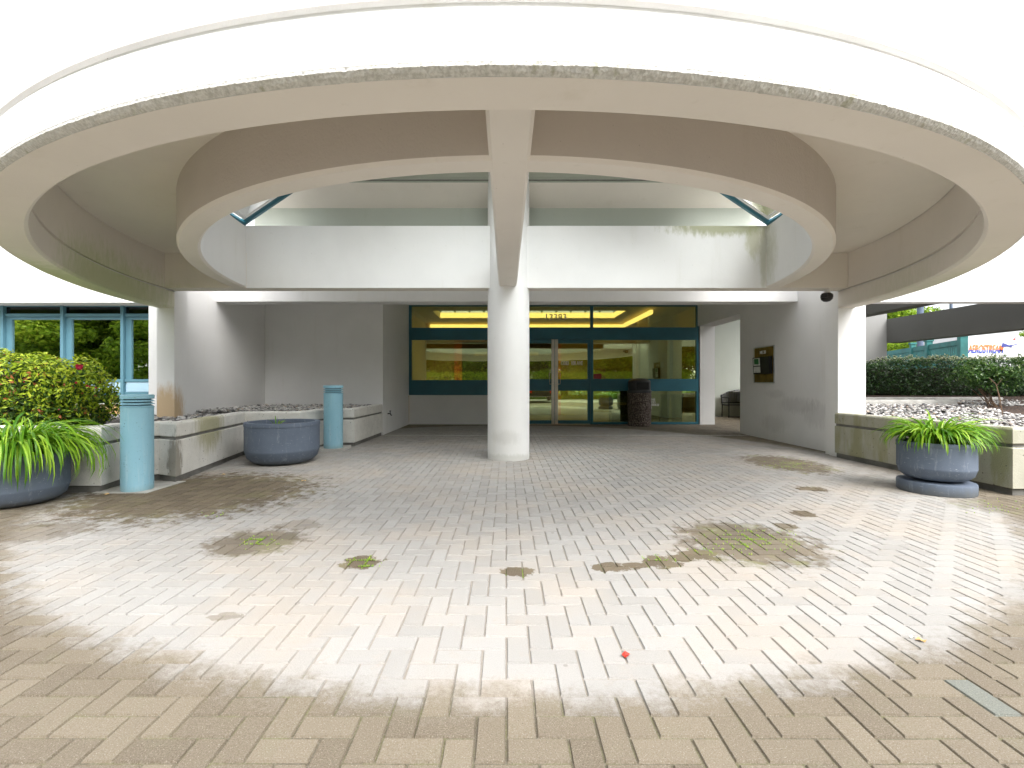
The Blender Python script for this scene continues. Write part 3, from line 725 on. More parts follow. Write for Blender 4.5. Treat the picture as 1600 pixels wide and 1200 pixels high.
groove = [(.022, .495), (.022, .53), (.15, .53), (.15, .495)]
cap = [(.008, .53), (0, .54), (0, .675), (.008, .69), (.018, .70), (.14, .70), (.15, .69), (.15, .53)]
toe = [(.03, -.01), (.03, .075), (.15, .075), (.15, -.01)]
for path, side, mt, nm, lab, loc in ((LP, -1, M['conc'], 'concrete_planter', 'long stepped concrete planter wall in front of the left wall and windows', (-4, 6, 0)),
                              (RP, 1, M['conc_shade'], 'concrete_planter', 'mossy concrete planter wall under the right pier, coloured darker and greener for shade', (5.4, 6, 0))):
    t = thing(nm, lab, 'planter', loc, 0, 'concrete planter walls')
    # side: make the thickness go inside the bed
    sweep(path, body, side, 'wall', mt, t); sweep(path, groove, side, 'groove', M['toe'], t); sweep(path, cap, side, 'cap', mt, t); sweep(path, toe, side, 'toe', M['toe'], t)
# beds
def poly_sheet(pts, zf, name, mat, step=.25):
    pts = [Vector(p) for p in pts]
    bm = bmesh.new(); f = bm.faces.new([bm.verts.new((p.x, p.y, zf(p.x, p.y))) for p in pts]); bmesh.ops.triangulate(bm, faces=[f])
    me = bpy.data.meshes.new(name); bmesh.ops.recalc_face_normals(bm, faces=bm.faces); bm.to_mesh(me); bm.free(); return link(name, me, mat)
def inside(x, y, poly):
    c = False; n = len(poly)
    for i in range(n):
        x1, y1 = poly[i]; x2, y2 = poly[(i+1) % n]
        if (y1 > y) != (y2 > y) and x < (x2 - x1) * (y - y1) / (y2 - y1) + x1: c = not c
    return c
bedL = [(-2.9, 10.36), (-2.9, 8.58), (-3.36, 8.58), (-3.5, 7.62), (-4.37, 7.56), (-4.0, 5.6), (-4.2, 5.64), (-4.52, 5.2), (-4.42, 4.93), (-5.9, 4.93), (-6.9, 5.13), (-7.95, 5.63), (-9.3, 6.7), (-10.4, 8.4), (-10.4, 8.62), (-5.9, 8.62), (-5.45, 10.36)]
zL = lambda x, y: .60 + .03 * (y > 8)
tag(poly_sheet(bedL, zL, 'gravel_bed', M['gravelbase']), kind='structure')
def zR(x, y):
    if y < 7.5: return .62
    if y < 9.6: return .62 + .13 * (y - 7.5) / 2.1
    return min(.88, .75 + .10 * (y - 9.6) / .9)
me_v = []; xs = np.linspace(5.26, 24, 30); ys = np.linspace(4.9, 24, 60)
V = [(x, y, zR(x, y)) for y in ys for x in xs]; F = [(j*30+i, j*30+i+1, (j+1)*30+i+1, (j+1)*30+i) for j in range(59) for i in range(29) if not (ys[j] > 7.4 and xs[i] < 7.2)]
tag(mesh_np('garden_soil', V, F, M['mulch']), kind='structure')

def stone_variants():
    out = []
    for k in range(6):
        bm = bmesh.new(); bmesh.ops.create_icosphere(bm, subdivisions=1, radius=1)
        v = np.array([tuple(q.co) for q in bm.verts]); f = np.array([[q.index for q in p.verts] for p in bm.faces]); bm.free()
        v *= 1 + rng.normal(0, .12, (len(v), 1)); out.append((v, f))
    return out
SV = stone_variants()
def stones(name, pts, smin, smax, label):
    Vs, Fs, rr = [], [], []; off = 0
    for (x, y, z) in pts:
        v, f = SV[rng.integers(6)]; s = rng.uniform(smin, smax) * np.array([1, rng.uniform(.6, .95), rng.uniform(.35, .6)])
        a = rng.uniform(0, 6.28); c, s_ = math.cos(a), math.sin(a); t = rng.normal(0, .25)
        w_ = v * s; w_ = w_ @ np.array([[c, s_, 0], [-s_, c, 0], [0, 0, 1]]); w_[:, 2] += w_[:, 0] * t
        Vs.append(w_ + (x, y, z)); Fs.append(f + off); off += len(v); rr.append(np.full(len(f), rng.random()))
    o = mesh_np(name, np.concatenate(Vs), np.concatenate(Fs), M['pebble'], rnd=np.concatenate(rr), smooth=True)
    return tag(o, label, 'gravel', kind='stuff')
pts = []
while len(pts) < 3000:
    x, y = rng.uniform(-6.6, -2.9), rng.uniform(5.0, 10.3)
    if inside(x, y, bedL) and not (x < -4.75 and y < 7.0): pts.append((x, y, zL(x, y) + rng.uniform(.0, .035) + max(0, .03 * (y > 8))))
stones('gravel', pts, .022, .045, 'grey and white pebbles filling the left planter bed')
pts = []
while len(pts) < 3600:
    x, y = rng.uniform(5.5, 11), rng.uniform(4.9, 9.9)
    if x > 7.6 + (y - 6) * .55 and y < 9.0: continue
    pts.append((x, y, zR(x, y) + rng.uniform(0, .03)))
stones('gravel', pts, .018, .036, 'pale pebbles filling the right planter bed')
# kerb lines in the right garden
t = MB(); t.obox((9.1, 10.15, .80), 3.6, .16, .12, R(1), 0, .02); tag(t.done('kerb', M['kerb']), 'long low concrete kerb in front of the dark hedge', 'kerb')
t = MB(); t.obox((7.75, 9.35, .77), 2.6, .17, .12, R(-1.5), 0, .03); tag(t.done('wheel_stop', M['kerb']), 'short pale concrete wheel stop lying on the pebbles', 'wheel stop')
t = MB(); t.obox((-7.35, 8.2, .68), 2.4, .14, .12, 0, 0, .01); tag(t.done('kerb', M['leaftan']), 'low tan kerb under the left office windows', 'kerb')

# ================================================================== BOLLARDS
bo = thing('bollard', 'pale blue round bollard, nearest the camera at the left planter corner', 'bollard', (-4.01, 5.01, 0), 0, 'pale blue louvred bollards')
m = MB(); m.lathe([(0, 0), (.18, 0), (.182, .02), (.182, .895), (.176, .90), (0, .90)], 0, 0, 64); m.done('post', M['bollard'], bo, 30, world=False)
m = MB()
m.lathe([(0, .90), (.150, .90), (.150, 1.02), (0, 1.02)], 0, 0, 48); m.done('lamp_core', M['bollard_dark'], bo, 30, world=False)
for z in (.910, .940, .970):
    m = MB(); m.lathe([(.145, z + .010), (.145, z + .004), (.186, z - .010), (.186, z - .002), (.150, z + .012)], 0, 0, 64); m.done('louvre', M['bollard'], bo, 30, world=False)
m = MB(); m.lathe([(0, .990), (.184, .990), (.187, .995), (.187, 1.028), (.180, 1.034), (0, 1.036)], 0, 0, 64); m.done('cap', M['bollard'], bo, 30, world=False)
m = MB()      # access hatch, slightly proud curved plate
a0, a1 = R(-162), R(-88); N = 12; zz = (.12, .33)
o_ = [[m.bm.verts.new((.1835 * math.cos(a0 + (a1-a0)*k/N), .1835 * math.sin(a0 + (a1-a0)*k/N), z)) for k in range(N+1)] for z in zz]
i_ = [[m.bm.verts.new((.176 * math.cos(a0 + (a1-a0)*k/N), .176 * math.sin(a0 + (a1-a0)*k/N), z)) for k in range(N+1)] for z in zz]
for k in range(N): m.bm.faces.new((o_[0][k], o_[0][k+1], o_[1][k+1], o_[1][k])); m.bm.faces.new((o_[0][k], i_[0][k], i_[0][k+1], o_[0][k+1])); m.bm.faces.new((o_[1][k], o_[1][k+1], i_[1][k+1], i_[1][k]))
for e in (0, N): m.bm.faces.new((o_[0][e], o_[1][e], i_[1][e], i_[0][e]))
m.done('hatch', M['bollard'], bo, 30, world=False)
for (a, z) in ((-100, .30), (-100, .315), (-100, .70), (-98, .73), (-97, 1.012), (-45, .35)):
    m = MB(); m.obox((.184 * math.cos(R(a)), .184 * math.sin(R(a)), z), .006, .004, .006, R(a + 90)); m.done('screw', M['blackmetal'], bo, world=False)
b2 = copy_tree(bo); bo.scale = (.80, .80, 1); b2.location = (-2.99, 7.97, .05); b2.scale = (.87, .87, 1.04); b2['label'] = 'pale blue round bollard, further one beside the plain blue-grey pot'
for c_, r_ in (((-4.02, 5.1), .34), ((-2.98, 8.0), .28)):
    m = MB(); m.box(c_[0] - r_, c_[0] + r_ * .7, c_[1] - r_ * .75, c_[1] + r_, -.003, .006 if r_ > .3 else .05)
    tag(m.done('bollard_pad', M['kerb']), 'square concrete pad under the %s bollard' % ('near' if r_ > .3 else 'far'), 'pad')

# ================================================================== POTS
def pot(label, loc, Rr, hh, ped=0):
    t = thing('plant_pot', label, 'plant pot', loc, 0, 'round blue-grey concrete pots')
    b0 = ped
    pr = [(0, b0), (Rr * .60, b0), (Rr * .80, b0 + hh * .05), (Rr * .93, b0 + hh * .15), (Rr * .985, b0 + hh * .30), (Rr * 1.0, b0 + hh * .33), (Rr * .997, b0 + hh * .345), (Rr * .995, b0 + hh * .90),
          (Rr * 1.005, b0 + hh * .905), (Rr * 1.01, b0 + hh * .97), (Rr, b0 + hh), (Rr * .88, b0 + hh), (Rr * .87, b0 + hh * .97), (Rr * .86, b0 + hh * .86)]
    m = MB(); m.lathe(pr, 0, 0, 96); m.done('bowl', M['pot'], t, 35, world=False)
    n = 40; m = MB()
    vs = [m.bm.verts.new((Rr * .865 * math.cos(2*math.pi*k/n), Rr * .865 * math.sin(2*math.pi*k/n), b0 + hh * .90)) for k in range(n)]; m.bm.faces.new(vs)
    m.done('soil', M['soil'], t, world=False)
    if ped:
        m = MB(); m.lathe([(0, 0), (Rr * .98, 0), (Rr * 1.0, .012), (Rr * 1.0, ped - .035), (Rr * .985, ped - .02), (Rr*.2, ped - .004), (0, ped - .004)], 0, -.0, 80); m.done('pedestal', M['pot'], t, 35, world=False)
    return t
pot('wide blue-grey pot overflowing with long leaves at the left edge of the photo', (-4.76, 4.46, 0), .40, .48)
pot('plain blue-grey pot with bare soil beside the left planter', (-3.30, 6.81, 0), .507, .60)
pot('blue-grey pot on a round pedestal in front of the right planter', (4.61, 4.95, 0), .325, .40, .135)
def daylily(loc, Rr, nb, L, label, sprout=False, lean=(0, 0), droop=0):
    t = thing('daylily', label, 'plant', loc)
    Vs, Fs, rr = [], [], []; off = 0; K = 9
    for i in range(nb):
        a = rng.uniform(0, 2*math.pi); r0 = Rr * .55 * math.sqrt(rng.random()); d = Vector((math.cos(a), math.sin(a), 0))
        a2 = a + rng.normal(0, .5); d = (Vector((math.cos(a2), math.sin(a2), 0)) + Vector((*lean, 0))).normalized()
        p = Vector((r0 * math.cos(a), r0 * math.sin(a), 0)); el = R(rng.uniform(55, 92)); ln = L * rng.uniform(.6, 1.1); wd = rng.uniform(.006, .0135)
        bend = rng.uniform(1.6 + .7 * droop, 2.9 + .4 * droop) * (1 if not sprout else .5); side = d.cross(Vector((0, 0, 1))).normalized(); tw = rng.normal(0, .35)
        rr_ = rng.random() * .85 + (.15 if rng.random() < .08 else 0)
        for k in range(K):
            s_ = k / (K - 1); e_ = el - bend * s_ ** 1.3
            if k: p = p + (d * math.cos(e_) + Vector((0, 0, 1)) * math.sin(e_)) * (ln / (K - 1))
            ww = wd * (math.sin(math.pi * min(1, s_ * .62 + .30)) ** .8 if s_ < .99 else 0.02)
            up = (Vector((0, 0, 1)) * math.cos(e_) - d * math.sin(e_))
            sd_ = (side * math.cos(tw) + up * math.sin(tw))
            Vs += [tuple(p - sd_ * ww), tuple(p - up * ww * .35), tuple(p + sd_ * ww)]
            if k:
                b_ = off + (k - 1) * 3
                Fs += [(b_, b_+1, b_+4, b_+3), (b_+1, b_+2, b_+5, b_+4)]; rr += [rr_, rr_ * .93]
        off += K * 3
    mesh_np('blades', Vs, Fs, M['lily'], t, rnd=rr, smooth=True, world=False); return t
daylily((-4.76, 4.46, .44), .40, 640, .86, 'lush daylily with arching green blades in the leftmost pot', lean=(.10, -.30), droop=1)
daylily((4.61, 4.95, .52), .30, 380, .50, 'daylily tuft with arching green blades in the pedestal pot', lean=(-.05, -.1))
daylily((-3.36, 6.76, .54), .08, 5, .20, 'tiny green sprout in the bare soil of the plain pot', True)
# low ground leaves between the blades of the right pot are part of that plant's foliage

# ================================================================== FOLIAGE
def leaf_quads(P, Nn, L, Wd):
    n = len(P); a = rng.normal(0, 1, (n, 3)); a -= (a * Nn).sum(1, keepdims=True) * Nn; a /= np.linalg.norm(a, axis=1, keepdims=True) + 1e-9
    b = np.cross(Nn, a); L = np.asarray(L).reshape(-1, 1); Wd = np.asarray(Wd).reshape(-1, 1)
    base = P - a * L * .5; tip = P + a * L * .5 - Nn * L * .12; l = P - b * Wd * .5 + Nn * Wd * .12 - a * L * .05; r = P + b * Wd * .5 + Nn * Wd * .12 - a * L * .05
    V = np.stack([base, l, tip, r], 1).reshape(-1, 3)
    i = np.arange(n)[:, None] * 4
    F = np.concatenate([i + [0, 1, 2], i + [0, 2, 3]], 1).reshape(-1, 3)
    return V, F
def unit(n):
    v = rng.normal(0, 1, (n, 3)); return v / np.linalg.norm(v, axis=1, keepdims=True)
def box_hedge(n, x0, x1, y0, y1, z0, z1, zfun=None, round_=.35, L=.05, skew=0):
    # leaves in a shell around a rounded box with lumpy surface
    P = rng.uniform(-1, 1, (n * 3, 3)); e = 5
    r = (np.abs(P) ** e).sum(1) ** (1 / e); keep = (r > .70) & (r < 1.0); P = P[keep][:n]; 
    nrm = np.sign(P) * np.abs(P) ** (e - 1); nrm /= np.linalg.norm(nrm, axis=1, keepdims=True) + 1e-9
    sc = np.array([(x1-x0)/2, (y1-y0)/2, (z1-z0)/2]); C = np.array([(x0+x1)/2, (y0+y1)/2, (z0+z1)/2])
    Q = P * sc + C
    lump = .05 * (np.sin(Q[:, 0] * 6.1) * np.sin(Q[:, 2] * 7.3 + Q[:, 1] * 3) + np.sin(Q[:, 0] * 13 + Q[:, 2] * 9 + Q[:, 1] * 11) * .6)
    Q += nrm * lump[:, None] + nrm * np.abs(rng.normal(0, .02, (len(Q), 1)))
    Q[:, 1] += skew * (Q[:, 0] - C[0])
    nn = nrm * .8 + unit(len(Q)) * .8 + np.array([0, 0, .35]); nn /= np.linalg.norm(nn, axis=1, keepdims=True)
    depth = ((np.abs(P) ** e).sum(1) ** (1 / e) - .70) / .3
    return Q, nn, depth
# azalea, left
M['core'] = plain('shaded_bush_core', (.025, .032, .012), .95, 0, .5, .8, 8)  # solid core, near-black colour stands for shade inside the foliage
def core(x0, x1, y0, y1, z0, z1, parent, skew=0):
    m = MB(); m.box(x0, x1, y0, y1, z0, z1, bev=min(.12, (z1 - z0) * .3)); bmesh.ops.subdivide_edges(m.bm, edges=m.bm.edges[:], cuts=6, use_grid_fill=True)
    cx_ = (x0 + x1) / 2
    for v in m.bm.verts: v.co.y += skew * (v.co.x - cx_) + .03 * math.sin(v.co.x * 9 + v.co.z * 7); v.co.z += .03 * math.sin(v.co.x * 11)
    return m.done('shaded_core', M['core'], parent, 60)
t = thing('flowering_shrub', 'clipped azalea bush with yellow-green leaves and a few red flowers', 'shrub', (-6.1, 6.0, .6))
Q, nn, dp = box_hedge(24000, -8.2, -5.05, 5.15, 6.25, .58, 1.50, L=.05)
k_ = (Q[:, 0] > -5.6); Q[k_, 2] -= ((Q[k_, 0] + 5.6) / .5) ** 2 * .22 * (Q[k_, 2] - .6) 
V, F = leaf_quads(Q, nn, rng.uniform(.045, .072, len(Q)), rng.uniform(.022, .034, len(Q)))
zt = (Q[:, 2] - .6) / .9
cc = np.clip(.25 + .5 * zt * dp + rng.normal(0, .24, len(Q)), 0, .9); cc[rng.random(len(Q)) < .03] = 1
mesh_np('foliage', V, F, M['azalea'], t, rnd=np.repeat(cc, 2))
fl = unit(14) * .0 + np.array([px(u, v, 5.25)[:] for u, v in ((124, 573), (140, 604), (9, 572), (5, 588), (37, 597), (8, 615), (100, 600), (119, 598), (136, 603), (150, 606), (20, 630), (70, 625), (92, 640), (60, 585))])
Vs, Fs = [], []; 
for i, c in enumerate(fl):
    rr_ = .045 if i == 0 else rng.uniform(.008, .017); u_ = unit(10); V1, F1 = leaf_quads(np.array(c) + u_ * rr_ * .6, u_, np.full(10, rr_ * 1.3), np.full(10, rr_)); Fs.append(F1 + sum(len(q) for q in Vs)); Vs.append(V1)
Vs = np.concatenate(Vs); Fs = np.concatenate(Fs); mesh_np('blossom', Vs, Fs, M['red'], t, rnd=rng.random(len(Fs)))
m = MB()
for i in range(26):
    x = rng.uniform(-7.8, -5.7); y = rng.uniform(5.5, 6.1); m.tube([(x, y, .55), (x + rng.normal(0, .1), y + rng.normal(0, .1), .9), (x + rng.normal(0, .25), y + rng.normal(0, .1), 1.18)], .012, 5, .004)
m.done('stem', M['twig'], t)
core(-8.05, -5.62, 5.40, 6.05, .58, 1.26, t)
# dark hedge, right
t = thing('hedge', 'long dark green clipped hedge with pale blossom tips under the grey beam', 'hedge', (11.5, 11.0, .8))
Q, nn, dp = box_hedge(30000, 8.0, 16.2, 10.5, 11.7, .86, 1.765, skew=-.085)
Q[:, 2] += np.clip((9.3 - Q[:, 0]) / 1.3, 0, 1) * -.24 * ((Q[:, 2] - .86) / .9)
V, F = leaf_quads(Q, nn, rng.uniform(.05, .085, len(Q)), rng.uniform(.022, .038, len(Q)))
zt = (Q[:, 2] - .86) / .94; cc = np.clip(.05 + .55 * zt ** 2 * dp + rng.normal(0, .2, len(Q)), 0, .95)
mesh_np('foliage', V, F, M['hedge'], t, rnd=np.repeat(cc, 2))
k_ = np.where((zt > .90) & (dp > .3))[0]; k_ = rng.choice(k_, min(len(k_), 1500), replace=False)
Pp = Q[k_] + np.array([0, 0, .03]); V, F = leaf_quads(Pp, unit(len(Pp)), np.full(len(Pp), .06), np.full(len(Pp), .025)); mesh_np('blossom', V, F, M['hedge_flower'], t, rnd=rng.random(len(F)))
m = MB()
for i in range(40):
    x = rng.uniform(8.2, 16); y = 11.1 - .085 * (x - 12.1) + rng.normal(0, .06); m.tube([(x, y, .8), (x + rng.normal(0, .1), y, 1.1), (x + rng.normal(0, .25), y + rng.normal(0, .15), 1.5)], .018, 5, .006)
m.done('stem', M['twig'], t)
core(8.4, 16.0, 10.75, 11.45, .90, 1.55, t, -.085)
# loose shrub in front of the hedge
def shrub(label, c, r, n, loc):
    t = thing('shrub', label, 'shrub', loc)
    cl_ = rng.normal(0, .5, (26, 3)) * np.array(r) * .8 + np.array(c); idx = rng.integers(0, 26, n)
    Q = cl_[idx] + unit(n) * (rng.random((n, 1)) ** .4) * .16
    nn = unit(n) + np.array([0, 0, .5]); nn /= np.linalg.norm(nn, axis=1, keepdims=True)
    V, F = leaf_quads(Q, nn, rng.uniform(.05, .09, n), rng.uniform(.02, .035, n)); cc = np.clip(.45 + rng.normal(0, .25, n) + (Q[:, 2] - c[2]) * .6, 0, 1)
    mesh_np('foliage', V, F, M['hedge'], t, rnd=np.repeat(cc, 2))
    m = MB()
    for i in range(10): m.tube([(c[0] + rng.normal(0, .06), c[1] + rng.normal(0, .06), loc[2] - .05), tuple(cl_[i] * .35 + np.array([c[0], c[1], loc[2]]) * .65 + np.array([0, .1, .08])), tuple(cl_[i] * .8 + np.array(c) * .2 + np.array([0, .12, 0]))], .009, 5, .003)
    m.done('stem', M['twig'], t); return t
shrub('loose leafy shrub with thin stems growing in the bark soil right of the hedge', (9.45, 8.9, 1.32), (.75, .45, .34), 3800, (9.4, 8.9, .70))
shrub('small low shrub at the right edge of the garden bed', (9.9, 8.2, .86), (.3, .25, .12), 700, (9.9, 8.2, .66))
m = MB(); m.tube([tuple(px(1568, 658, 7.4)), tuple(px(1562, 620, 7.4)), tuple(px(1556, 600, 7.45)), tuple(px(1545, 590, 7.5))], .008, 5, .004); m.tube([tuple(px(1557, 603, 7.45)), tuple(px(1566, 592, 7.4))], .005, 5)
tag(m.done('bare_twig', M['twig']), 'thin bare brown twig standing in the right bed', 'twig')
# small red-leaf litter
for (u, v, mt, lab, s_) in ((977, 1026, 'leafred', 'single red fallen leaf on the pale paving', .020), (1440, 1003, 'leaftan', 'tan fallen leaf at the rim of the pale circle on the right', .018), (1424, 998, 'paper', 'white scrap beside the tan leaf on the paving', .010),
                      (167, 773, 'leaftan', 'orange dry leaf against the near left planter corner', .03), (350, 742, 'leaftan', 'pale dry leaf on the wet paving by the plain pot', .03), (475, 752, 'leaftan', 'dry leaf on the paving in front of the plain pot', .028)):
    x, y = gp(u, v); m = MB(); a = random.random() * 6
    P2 = [(math.cos(a + q) * s_ * rr_, math.sin(a + q) * s_ * rr_) for q, rr_ in ((0, 1.3), (1.0, .9), (2.2, .8), (3.14, 1.0), (4.1, .8), (5.2, .9))]
    cv = m.bm.verts.new((x, y, .006)); vs = [m.bm.verts.new((x + p[0], y + p[1], .005 + .010 * (i % 2))) for i, p in enumerate(P2)]
    for i in range(6): m.bm.faces.new((cv, vs[i], vs[(i+1) % 6]))
    tag(m.done('fallen_leaf' if mt != 'paper' else 'paper_scrap', M[mt]), lab, 'leaf' if mt != 'paper' else 'scrap')
# weeds in the joints
Vs, Fs, rr, off = [], [], [], 0
for (u, v, ru, rv, n) in ((405, 846, 26, 7, 150), (568, 879, 22, 8, 120), (1170, 845, 62, 17, 420), (1030, 875, 20, 6, 50), (1228, 726, 40, 8, 120), (330, 805, 12, 3, 25), (1560, 792, 50, 8, 60), (1100, 862, 16, 4, 30)):
    for _ in range(n):
        if rng.random() < .35: continue
        q = rng.normal(0, .55, 2); x, y = gp(u + q[0] * ru, v + q[1] * rv)
        if rng.random() < .5: x = round(x / .1) * .1 + rng.normal(0, .002)
        else: y = round(y / .1) * .1 + rng.normal(0, .002)
        for b_ in range(4):
            a = rng.uniform(0, 6.28); h_ = rng.uniform(.004, .016); dx, dy = math.cos(a) * h_, math.sin(a) * h_; w_ = .0022
            Vs += [(x - dy*w_/h_, y + dx*w_/h_, 0), (x + dy*w_/h_, y - dx*w_/h_, 0), (x + dx, y + dy, h_ * 1.0)]; Fs.append((off, off+1, off+2)); rr.append(rng.uniform(.3, 1)); off += 3
tag(mesh_np('weeds', Vs, Fs, M['lily'], rnd=rr), 'bright green moss and weeds growing in the paving joints', 'weeds', kind='stuff')

# ================================================================== STREET THINGS
# concrete litter bin
t = thing('litter_bin', 'round exposed-aggregate concrete litter bin with black hood before the entrance glass', 'litter bin', ((999 - 791) * 12.72 / 720, 12.72, 0))
m = MB(); m.lathe([(0, 0), (.295, 0), (.31, .02), (.32, .88), (.30, .91), (0, .91)], 0, 0, 48); m.done('drum', M['aggregate'], t, 30, world=False)
m = MB(); m.lathe([(0, .91), (.33, .91), (.335, .96), (.32, .975), (.30, .975), (.30, 1.22), (.28, 1.25), (.16, 1.30), (0, 1.31)], 0, 0, 48); m.done('hood', M['lidtop'], t, 30, world=False)
m = MB(); m.box(-.17, .17, -.318, -.25, 1.0, 1.20, bev=.01); m.done('flap', M['blackmetal'], t, world=False)
# security camera
t = thing('security_camera', 'black dome security camera hanging under the beam at the right pier', 'camera', (4.98, 7.16, 2.614))
m = MB(); m.lathe([(0, 0), (.045, 0), (.045, -.045), (.03, -.055), (0, -.055)], 0, 0, 24); m.done('mount', M['white'], t, 30, world=False)
m = MB(); m.lathe([(0, -.05), (.05, -.05), (.082, -.075), (.085, -.11), (.075, -.15), (.045, -.18), (0, -.19)], 0, 0, 32); m.done('dome', M['black'], t, 50, world=False)
m = MB(); m.obox((-.075, -.06, -.10), .06, .08, .06, R(30), R(10), .012); m.done('lens', M['blackmetal'], t, world=False)
# intercom panel
XW = 5.44
t = thing('entry_panel', 'brass entry panel with a black telephone box and posters on the right wall', 'entry panel', (XW, 9.7, 1.55))
m = MB(); m.box(XW - .012, XW, 9.35, 10.07, 1.19, 1.92); m.done('back_plate', M['brass'], t)
m = MB(); m.box(XW - .02, XW, 9.325, 9.35, 1.17, 1.94); m.box(XW - .02, XW, 10.07, 10.10, 1.17, 1.94); m.box(XW - .02, XW, 9.35, 10.07, 1.92, 1.94); m.box(XW - .02, XW, 9.35, 10.07, 1.17, 1.19); m.done('frame', M['steel'], t)
m = MB(); m.prism([(XW - .013, 1.72), (XW - .085, 1.72), (XW - .065, 1.36), (XW - .013, 1.36)], 'y', 9.40, 10.02); m.done('telephone_box', M['black'], t)
# posters on its camera-side end and face
m = MB(); m.prism([(XW - .075, 1.70), (XW - .0895, 1.70), (XW - .0805, 1.54), (XW - .068, 1.54)], 'y', 9.74, 9.99); m.done('poster', M['paper'], t)
m = MB(); m.prism([(XW - .08, 1.685), (XW - .0915, 1.685), (XW - .085, 1.57), (XW - .075, 1.57)], 'y', 9.78, 9.95); m.done('poster_picture', M['green'], t)
m = MB(); m.prism([(XW - .066, 1.52), (XW - .0795, 1.52), (XW - .0725, 1.39), (XW - .06, 1.39)], 'y', 9.74, 9.99); m.done('poster', M['paper'], t)
text('ME 33', .09, M['letter'], 'panel_lettering', t, (XW - .014, 9.86, 1.79), R(-90), bold=.003)
t = thing('wall_tap', 'small dark hose tap low on the return wall left of the entrance', 'tap', (-2.766, 10.75, .46))
m = MB(); m.tube([(0, 0, 0), (.06, 0, 0), (.09, 0, -.05)], .014, 8); m.done('spout', M['blackmetal'], t, 40, world=False)
m = MB(); m.obox((.06, 0, .06), .02, .09, .02); m.obox((.06, 0, .03), .015, .015, .06); m.done('handle', M['blackmetal'], t, world=False)
# bench in the passage
t = thing('bench', 'dark metal slatted bench with a curved back in the side passage', 'bench', (8.25, 15.95, 0))
def rel(x, y, z): return (x, y, z)
for sx in (-.68, .68):
    m = MB(); m.tube([rel(sx, -.28, 0), rel(sx, -.28, .66), rel(sx, -.26, .68), rel(sx, .18, .68)], .022, 8); m.tube([rel(sx, .22, 0), rel(sx, .20, .42), rel(sx, .28, .78)], .022, 8); m.tube([rel(sx, -.28, .42), rel(sx, .2, .42)], .018, 8)
    m.done('leg', M['blackmetal'], t, world=False)
m = MB()
for i in range(7): m.obox((0, -.26 + i * .072, .43), 1.36, .05, .018)
m.done('seat', M['blackmetal'], t, world=False)
m = MB(); bt = lambda x: .72 + .22 * (1 - (x / .7) ** 2)
m.tube([rel(x, .30, bt(x)) for x in np.linspace(-.70, .70, 15)], .02, 8); m.tube([rel(-.7, .24, .5), rel(.7, .24, .5)], .018, 8); m.done('back_rail', M['blackmetal'], t, world=False)
m = MB()
for x in np.linspace(-.62, .62, 15): m.obox((x, .27, (.5 + bt(x)) / 2), .055, .012, bt(x) - .5, 0, R(8))
m.done('backrest', M['steel'], t, world=False)

# ================================================================== BEYOND THE GARDEN
# fence
t = thing('fence', 'teal painted wooden fence with square capped posts behind the hedge', 'fence', (13.8, 15, .8))
A = Vector((15.2, 18.6)); B = Vector((13.1, 13.15)); dr = (B - A); Lf = dr.length; dn = dr.normalized(); an = math.atan2(dn.y, dn.x)
ptp = [px(1426, 600, 1), px(1451, 600, 1), px(1504, 600, 1)]
def hit(u):
    k = (u - 791) / 720; s_ = (k * A.y - A.x) / (dn.x - k * dn.y); return A + dn * s_
posts = [A, hit(1426), hit(1451), hit(1504)]
zt_ = lambda p: 2.50
for p, wd in zip(posts[1:], (.14, .16, .18)):
    m = MB(); m.obox((p.x, p.y, 1.6), wd, wd, 1.9, an, 0, .01); m.obox((p.x, p.y, 2.57), wd * 1.3, wd * 1.3, .06, an, 0, .01); m.done('post', M['tealfence'], t)
for p, q in zip(posts, posts[1:]):
    c = (p + q) / 2; l_ = (q - p).length - .17
    m = MB(); m.obox((c.x, c.y, 2.36), l_, .06, .15, an); m.obox((c.x, c.y, 1.1), l_, .06, .12, an)
    n_ = max(2, int(l_ / .115))
    for i in range(n_):
        f_ = (i + .5) / n_; pp = p + (q - p) * (.085 / (q - p).length + f_ * l_ / (q - p).length); m.obox((pp.x, pp.y, 1.7), .092, .022, 1.25, an)
    m.done('fence_panel', M['tealfence'], t)
# truck with lettering
TY = 21
T0, T1 = (1511 - 791) * TY / 720, (1591 - 791) * TY / 720 + .05
t = thing('box_truck', 'white box truck with orange and blue AEROSTREAM lettering beyond the hedge', 'truck', ((T0 + T1) / 2, TY, .6))
zz = lambda v: H + (600 - v) * TY / 720
m = MB(); m.box(T0, T1, TY, TY + 2.2, 1.1, zz(524.5), bev=.03); m.done('cargo_box', M['white'], t)
m = MB(); m.box(T0, T1, TY - .02, TY, zz(526.5), zz(524.2)); m.box(T1 - .06, T1, TY - .02, TY, 1.2, zz(526.5)); m.done('corner_trim', M['steel'], t)
m = MB(); m.prism([(T1 + .1, 1.1), (T1 + .1, zz(526)), (T1 + 1.0, zz(526)), (T1 + 1.6, zz(545)), (T1 + 1.9, 1.9), (T1 + 1.9, 1.1)], 'y', TY + .1, TY + 2.1); m.done('cab', M['white'], t)
m = MB(); m.prism([(T1 + .35, zz(542)), (T1 + .35, zz(528)), (T1 + .95, zz(528)), (T1 + 1.35, zz(542))], 'y', TY + .07, TY + .099); m.done('cab_window', M['carglass'], t)
for wx_ in (T0 + .6, T1 + 1.0):
    m = MB(); m.tube([(wx_, TY + .02, 1.12), (wx_, TY + .25, 1.12)], .42, 24); m.done('wheel', M['rubber'], t)
